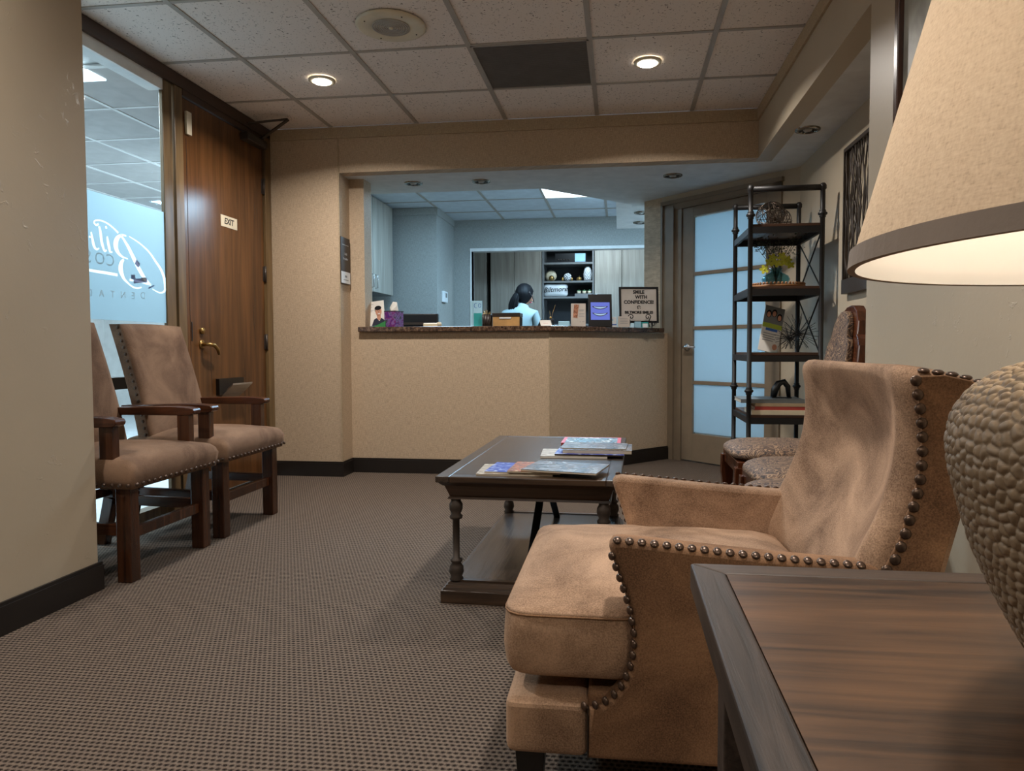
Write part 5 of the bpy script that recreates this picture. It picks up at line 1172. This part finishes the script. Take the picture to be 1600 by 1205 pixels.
for a in (30, 150, 270): mb.tube([(.162*math.cos(math.radians(a)), .162*math.sin(math.radians(a)), ST_-.01), (0, 0, ST_-.03)], .002, 5)
mb.tube([(0, 0, .39), (.05, 0, .45), (.05, 0, .54), (0, 0, ST_-.03)], .002, 5); mb.tube([(0, 0, .39), (-.05, 0, .45), (-.05, 0, .54), (0, 0, ST_-.03)], .002, 5); mb.build('harp', 'brass', lp_)
MB().sphere((0, 0, .47), (.030, .030, .038), 16, 10).build('light_bulb', m_emit('lamp_bulb', (1, .82, .58, 1), 6), lp_)
pl_ = bpy.data.lights.new('lamp_point', 'POINT'); pl_.energy = 13; pl_.color = (1, .89, .74); pl_.shadow_soft_size = .04; po = bpy.data.objects.new('lamp_point', pl_); po.location = LC+Vector((0, 0, .47)); COL.objects.link(po)
bpy.data.objects[lp_.name]  # keep

# framed picture on the pier, mostly hidden by the shade
fp = thing('framed_picture', 'dark framed picture on the right pier behind the lampshade', 'picture', (XS, 2.05, 1.75))
MB().box((-.03, -.32, -.35), (0, -.29, .4)).box((-.03, .29, -.35), (0, .32, .4)).box((-.03, -.29, -.35), (0, .29, -.32)).box((-.03, -.29, .37), (0, .29, .4)).build('frame', 'chairwood', fp, .003)
B((-.012, -.29, -.32), (-.004, .29, .37)).build('picture', 'picture', fp)

# ================================================================== NICHE: twig wall panel, paisley chairs, etagere
wp = thing('twig_wall_panel', 'dark metal branch pattern wall panel in the right niche', 'wall art', (XR, 3.64, 1.56))
MB().box((-.03, -.31, -.375), (-.005, -.295, .39)).box((-.03, .295, -.375), (-.005, .31, .39)).box((-.03, -.295, .37), (-.005, .295, .39)).build('frame', 'iron', wp)
B((-.032, -.31, -.375), (-.005, .31, -.30)).build('bottom_plate', 'iron', wp)
random.seed(5)
for q in range(30):
    y = -.29+.58*q/29; ph = random.uniform(0, 6.28); fr_ = random.uniform(1.2, 2.4); am = random.uniform(.012, .032); dr = random.uniform(-.05, .05)
    pts = [(-.018+.004*math.sin(q), max(-.293, min(.293, y+am*math.sin(ph+fr_*k_*.7)+dr*k_/12)), -.30+.675*k_/12) for k_ in range(13)]
    MB().tube(pts, .0042, 5).build('branch', 'iron', wp)
B((-.004, -.28, -.34), (-.001, .28, .36)).build('backing_shadow_gap', 'plaster', wp) if False else None

def paisley_chair(label, back=True, nm='paisley_chair', cat='chair', grp='paisley upholstered seats in the niche'):
    t = thing(nm, label, cat, (0, 0, 0), 0, grp)    # local: faces -x, origin at centre of the front edge
    def seat(u, v):
        a = u*2*PI; tt = v*PI-PI/2; c_ = math.copysign(abs(math.cos(a))**.5, math.cos(a)); s_ = math.copysign(abs(math.sin(a))**.5, math.sin(a)); r = max(0, math.cos(tt))**.55
        return Vector((.235+.235*c_*r, .245*s_*r, .415+(.05 if tt > 0 else .03)*math.sin(tt)))
    MB().grid(seat, 40, 15, True).build('seat', 'paisley', t, recalc=True)
    B((.02, -.225, .335), (.44, .225, .395)).build('seat_rail', 'mahog', t, .004)
    for sy in (-1, 1):
        y = sy*.205
        MB().prism_xz([(.01, 0), (.045, 0), (.05, .10), (.062, .25), (.065, .37), (.008, .37), (.005, .28), (.018, .18)], y-.026, y+.026).build('leg', 'mahog', t, .004)
        mb = MB()
        for a, b in (((.50, y, 0), (.44, y, .22)), ((.44, y, .22), (.445, y, .42))): mb.bar(a, b, .035, .04, (1, 0, 0))
        mb.build('leg', 'mahog', t, .003)
        MB().bar((.04, y, .17), (.45, y, .17), .02, .03).build('stretcher', 'mahog', t)
    if back:
        # camel-back frame with padded paisley front, leaning back
        out = [(-.20, 0), (-.205, .25), (-.20, .40), (-.185, .47), (-.165, .50), (-.14, .52), (-.125, .58), (-.09, .625), (-.045, .65), (0, .655), (.045, .65), (.09, .625), (.125, .58), (.14, .52), (.165, .50), (.185, .47), (.20, .40), (.205, .25), (.20, 0)]
        def wall_(pts, x0, x1, mat, nm_):
            mb = MB(); n = len(pts); vs = []
            for xx in (x0, x1):
                for y, z_ in pts: vs.append((.445+xx+.30*z_*.55, y, .44+z_))
            mb.add(vs, [tuple(range(n)), tuple(range(2*n-1, n-1, -1))]+[((i+1) % n, i, n+i, n+(i+1) % n) for i in range(n)]); return mb.build(nm_, mat, t, .006, recalc=True)
        wall_([(y*1.14, z_) for y, z_ in out], 0, .045, 'mahog', 'back_frame'); wall_([(y*.84, .04+z_*.90) for y, z_ in out], -.028, .0, 'paisley', 'backrest')
    return t
p1 = paisley_chair('paisley upholstered chair nearest the black iron shelf, back showing'); p1.location = (.500, 3.40, 0)
p2 = paisley_chair('paisley upholstered chair second from the iron shelf, hidden behind the pier'); p2.location = (.490, 2.79, 0)
p3 = paisley_chair('paisley upholstered stool nearest the tan armchair', False, 'paisley_stool', 'stool'); p3.location = (.400, 2.295, 0)

# etagere
eg = thing('iron_etagere', 'tall black pipe iron shelf unit with four wooden shelves', 'shelf', (.915, 4.365, 0)); go = Vector((.915, 4.365, 0))
gx0, gx1, gy0, gy1 = .728, 1.115, 4.105, 4.63
for x in (gx0, gx1):
    for y in (gy0, gy1):
        pr_ = [(.020, 0), (.020, .03), (.013, .04)]
        mb = MB(go)
        prof_ = [(.022, 0), (.022, .02), (.0135, .03)]
        for zc in (.30, .655, 1.645):
            prof_ += [(.0135, zc-.022), (.019, zc-.017), (.0155, zc-.012), (.025, zc-.004), (.025, zc+.004), (.0155, zc+.012), (.019, zc+.017), (.0135, zc+.022)]
        prof_ += [(.0135, 1.775), (.019, 1.782), (.019, 1.80), (.012, 1.812), (.004, 1.815)]
        mb.lathe(prof_, (x, y, 0), 16); mb.build('post', 'blackiron', eg)
for y in (gy0, gy1): MB(go).tube([(gx0, y, 1.790), (gx1, y, 1.790)], .0165, 10).build('top_rail', 'blackiron', eg)
ETZ = [.519, .873, 1.246, 1.595]
for z in ETZ:
    sh_ = B((gx0+.008, gy0-.004, z-.016), (gx1-.008, gy1+.004, z), go).build('shelf', 'shelfwood', eg, .002)
    MB(go).box((gx0, gy0-.010, z-.052), (gx1, gy0+.010, z-.016)).box((gx0, gy1-.010, z-.052), (gx1, gy1+.010, z-.016)).box((gx0-.008, gy0, z-.05), (gx0+.008, gy1, z-.014)).box((gx1-.008, gy0, z-.05), (gx1+.008, gy1, z-.014)).build('shelf_frame', 'blackiron', sh_)
for a, b in (((gx1, gy0+.02, 1.20), (gx1, gy1-.02, .87)), ((gx1, gy1-.02, 1.20), (gx1, gy0+.02, .87)), ((gx1, gy0+.02, 1.55), (gx1, gy1-.02, 1.24)), ((gx1, gy1-.02, 1.55), (gx1, gy0+.02, 1.24))):
    MB(go).tube([a, b], .0045, 6).build('cross_brace', 'blackiron', eg)
# wire balls
def wire_ball(name, label, c, r, n_, seed):
    random.seed(seed); t = thing(name, label, 'ornament', (c[0], c[1], c[2]-r), 0, 'bronze wire balls on the top shelf'); mb = MB()
    for q in range(n_):
        ax_ = Vector((random.gauss(0, 1), random.gauss(0, 1), random.gauss(0, .6))).normalized(); u = ax_.orthogonal().normalized(); v = ax_.cross(u); rr = r*random.uniform(.86, 1.0)
        mb.tube([Vector((0, 0, r))+(u*math.cos(a*PI/14)+v*math.sin(a*PI/14))*rr for a in range(28)], .0022, 5, closed=True)
    mb.build('wire_rings', 'wireball', t); return t
wire_ball('wire_ball', 'larger bronze wire ball on the top shelf', (.875, 4.30, 1.5955+.082), .082, 15, 2)
wire_ball('wire_ball', 'smaller bronze wire ball behind the larger one, top shelf', (.96, 4.45, 1.5955+.074), .074, 10, 9)
# tray, vase, flowers
ty = thing('beaded_tray', 'round natural wood tray with beaded rim on the iron shelf', 'tray', (.915, 4.28, 1.2465))
MB().lathe([(.150, 0), (.158, .012), (.150, .018), (.002, .018)], seg=40, mat=Matrix.Scale(.85, 4, (0, 1, 0))).build('board', 'traywood', ty)
mb = MB()
for q in range(44): a = q*2*PI/44; mb.sphere((.148*math.cos(a), .126*math.sin(a), .024), .008, 6, 4)
setp(mb.build('bead_rim', 'traywood', ty), kind='stuff')
va = thing('glass_vase', 'squat aqua glass vase on the beaded tray', 'vase', (.905, 4.28, 1.265))
MB().lathe([(.045, 0), (.070, .014), (.080, .035), (.070, .055), (.035, .075), (.030, .09), (.036, .10), (.033, .10), (.027, .09), (.032, .075), (.066, .055), (.075, .035), (.066, .017), (.043, .004)], seg=28, cap=True).build('body', 'blueglass', va)
fb = thing('flower_bunch', 'chartreuse orchids with dark filler leaves in the aqua vase', 'flowers', (.905, 4.28, 1.27))
random.seed(11); mb = MB(); tips = []
for q in range(16):
    a = random.uniform(0, 2*PI); rr = random.uniform(.04, .12); tp = Vector((rr*math.cos(a), rr*math.sin(a)*.8, random.uniform(.17, .27))); tips.append(tp); mb.tube([(0, 0, .01), (tp.x*.2, tp.y*.2, .10), tuple(tp)], .0016, 5)
mb.build('stems', 'darkleaf', fb)
mb = MB()
for tp in tips:
    for k_ in range(30):
        d_ = Vector((random.gauss(0, .026), random.gauss(0, .026), random.gauss(.004, .020))); p_ = tp+d_; s_ = random.uniform(.005, .0085)
        m4 = Matrix.Translation(p_) @ Matrix.Rotation(random.uniform(0, 6), 4, 'Z') @ Matrix.Rotation(random.uniform(0, 3), 4, 'X'); mb.add([(-s_, 0, 0), (0, -s_*.6, .001), (s_, 0, 0), (0, s_*.6, .001)], [(0, 1, 2, 3)], False, m4)
setp(mb.build('filler_leaves', 'darkleaf', fb), kind='stuff')
for q, (x, y, z) in enumerate(((-.03, -.05, .15), (.02, -.06, .155), (.055, -.04, .14), (-.01, -.065, .115), (-.075, -.04, .085), (.075, -.02, .11), (.03, -.06, .12), (-.045, -.05, .125))):
    m4 = Matrix.Translation((x, y, z)) @ Matrix.Rotation(math.radians(70+15*math.sin(q*2)), 4, 'X') @ Matrix.Rotation(q*1.1, 4, 'Z'); mb = MB()
    for k_ in range(5):
        m5_ = m4 @ Matrix.Rotation(k_*2*PI/5, 4, 'Z'); mb.add([(0, 0, 0), (.010, .009, .004), (.024, .008, .006), (.028, 0, .002), (.024, -.008, .006), (.010, -.009, .004)], [(0, 1, 2, 3, 4, 5)], True, m5_)
    mb.sphere(tuple(m4 @ Vector((0, 0, .004))), .005, 6, 4); mb.build('flower', 'petal', fb)
# brochure stand
bs = thing('leaflet_stand', 'leaning leaflet with smiling family print, shelf level with spiky orbs', 'leaflet', (.855, 4.25, .8735), math.radians(10))
lm = Matrix.Rotation(math.radians(-14), 4, 'X') @ Matrix.Rotation(math.radians(15), 4, 'Y')
MB().box((-.058, -.002, .004), (.058, .002, .285), lm).build('sheet', 'paper', bs); MB().box((-.058, -.0032, .175), (.058, -.0022, .285), lm).build('photo', 'shelfgrey', bs)
MB().box((-.058, -.0036, .150), (.058, -.0024, .178), lm).build('lime_band', 'lime', bs); MB().box((-.035, -.0040, .132), (.035, -.0024, .148), lm).build('blue_band', 'blue', bs)
for (x, z) in ((-.032, .235), (.0, .245), (.034, .225)):
    mb = MB(); n = 14; mb.prism_xz([(x+.016*math.cos(2*PI*i/n), z+.024*math.sin(2*PI*i/n)) for i in range(n)], -.0040, -.0030, lm); mb.build('hair_print', 'hair', bs)
    mb = MB(); mb.prism_xz([(x+.011*math.cos(2*PI*i/n), z-.004+.017*math.sin(2*PI*i/n)) for i in range(n)], -.0048, -.0040, lm); mb.build('face_print', 'skin', bs)
mb = MB(); mb.prism_xz([(.035+.014*math.cos(2*PI*i/14), .04+.018*math.sin(2*PI*i/14)) for i in range(14)], -.004, -.0022, lm); mb.build('face_print', 'skin', bs)
mb = MB()
for i, z in enumerate((.112, .097, .083, .07)): mb.box((-.045, -.0032, z), (.03-.01*(i % 2), -.0022, z+.005), lm)
mb.build('printed_lines', 'greyprint', bs); MB().box((-.06, -.012, 0), (.06, .075, .004)).build('foot', 'blueglass', bs)
def spiky(label, c, r, n_, seed):
    random.seed(seed); t = thing('spiky_orb', label, 'ornament', (c[0], c[1], c[2]-r*.72), 0, 'wire starburst orbs on the middle shelf'); mb = MB(); o_ = Vector((0, 0, r*.72))
    mb.sphere(tuple(o_), r*.12, 8, 6)
    for q in range(n_):
        z = 1-2*(q+.5)/n_; a = q*2.399; rr = math.sqrt(1-z*z); d_ = Vector((rr*math.cos(a), rr*math.sin(a), z)); L_ = r*random.uniform(.9, 1)
        if d_.z < -.7: L_ = min(L_, r*.70/abs(d_.z))
        mb.tube([o_, o_+d_*L_], .0013, 4)
    mb.build('spines', 'blackiron', t); return t
spiky('smaller dark starburst orb beside the leaflet', (.965, 4.19, .8735+.080), .086, 48, 1); spiky('larger dark starburst orb at the right of the shelf', (1.055, 4.37, .8735+.110), .125, 60, 2)
# books and arch on the low shelf
z = .5195
def bkk(label, x0, x1, y0, y1, h_, mat, g='books on the low shelf'):
    global z
    t = thing('book', label, 'book', ((x0+x1)/2, (y0+y1)/2, z), math.radians(random.uniform(-1, 1)), g); a, b = (x1-x0)/2, (y1-y0)/2
    B((-a+.003, -b+.004, .002), (a-.003, b-.003, h_-.002)).build('pages', 'page', t); MB().box((-a, -b, 0), (a, b, .002)).box((-a, -b, h_-.002), (a, b, h_)).box((-a, -b, .002), (a, -b+.003, h_-.002)).build('cover', mat, t); z += h_+.0005
bkk('cream spined book at the bottom of the shelf pile', .745, 1.05, 4.11, 4.36, .026, 'cream'); bkk('red book in the shelf pile', .765, 1.05, 4.12, 4.36, .020, 'redbook')
bkk('tan book above the red book', .77, 1.05, 4.12, 4.36, .018, 'tanbook'); bkk('wide grey book on top of the pile, sticking out left', .69, 1.04, 4.13, 4.38, .022, 'greybook')
arh = thing('arch_sculpture', 'dark glossy arch sculpture standing on the shelf books', 'ornament', (.94, 4.25, z)); mb = MB()
mb.tube([(-.048, 0, .004), (-.040, 0, .045), (-.018, 0, .084), (.012, 0, .094), (.034, 0, .065), (.040, 0, .004)], [.017, .022, .020, .018, .016, .012], 12); mb.build('arch', 'black', arh)
MB().box((-.06, -.025, 0), (.052, .025, .005)).build('base', 'black', arh)
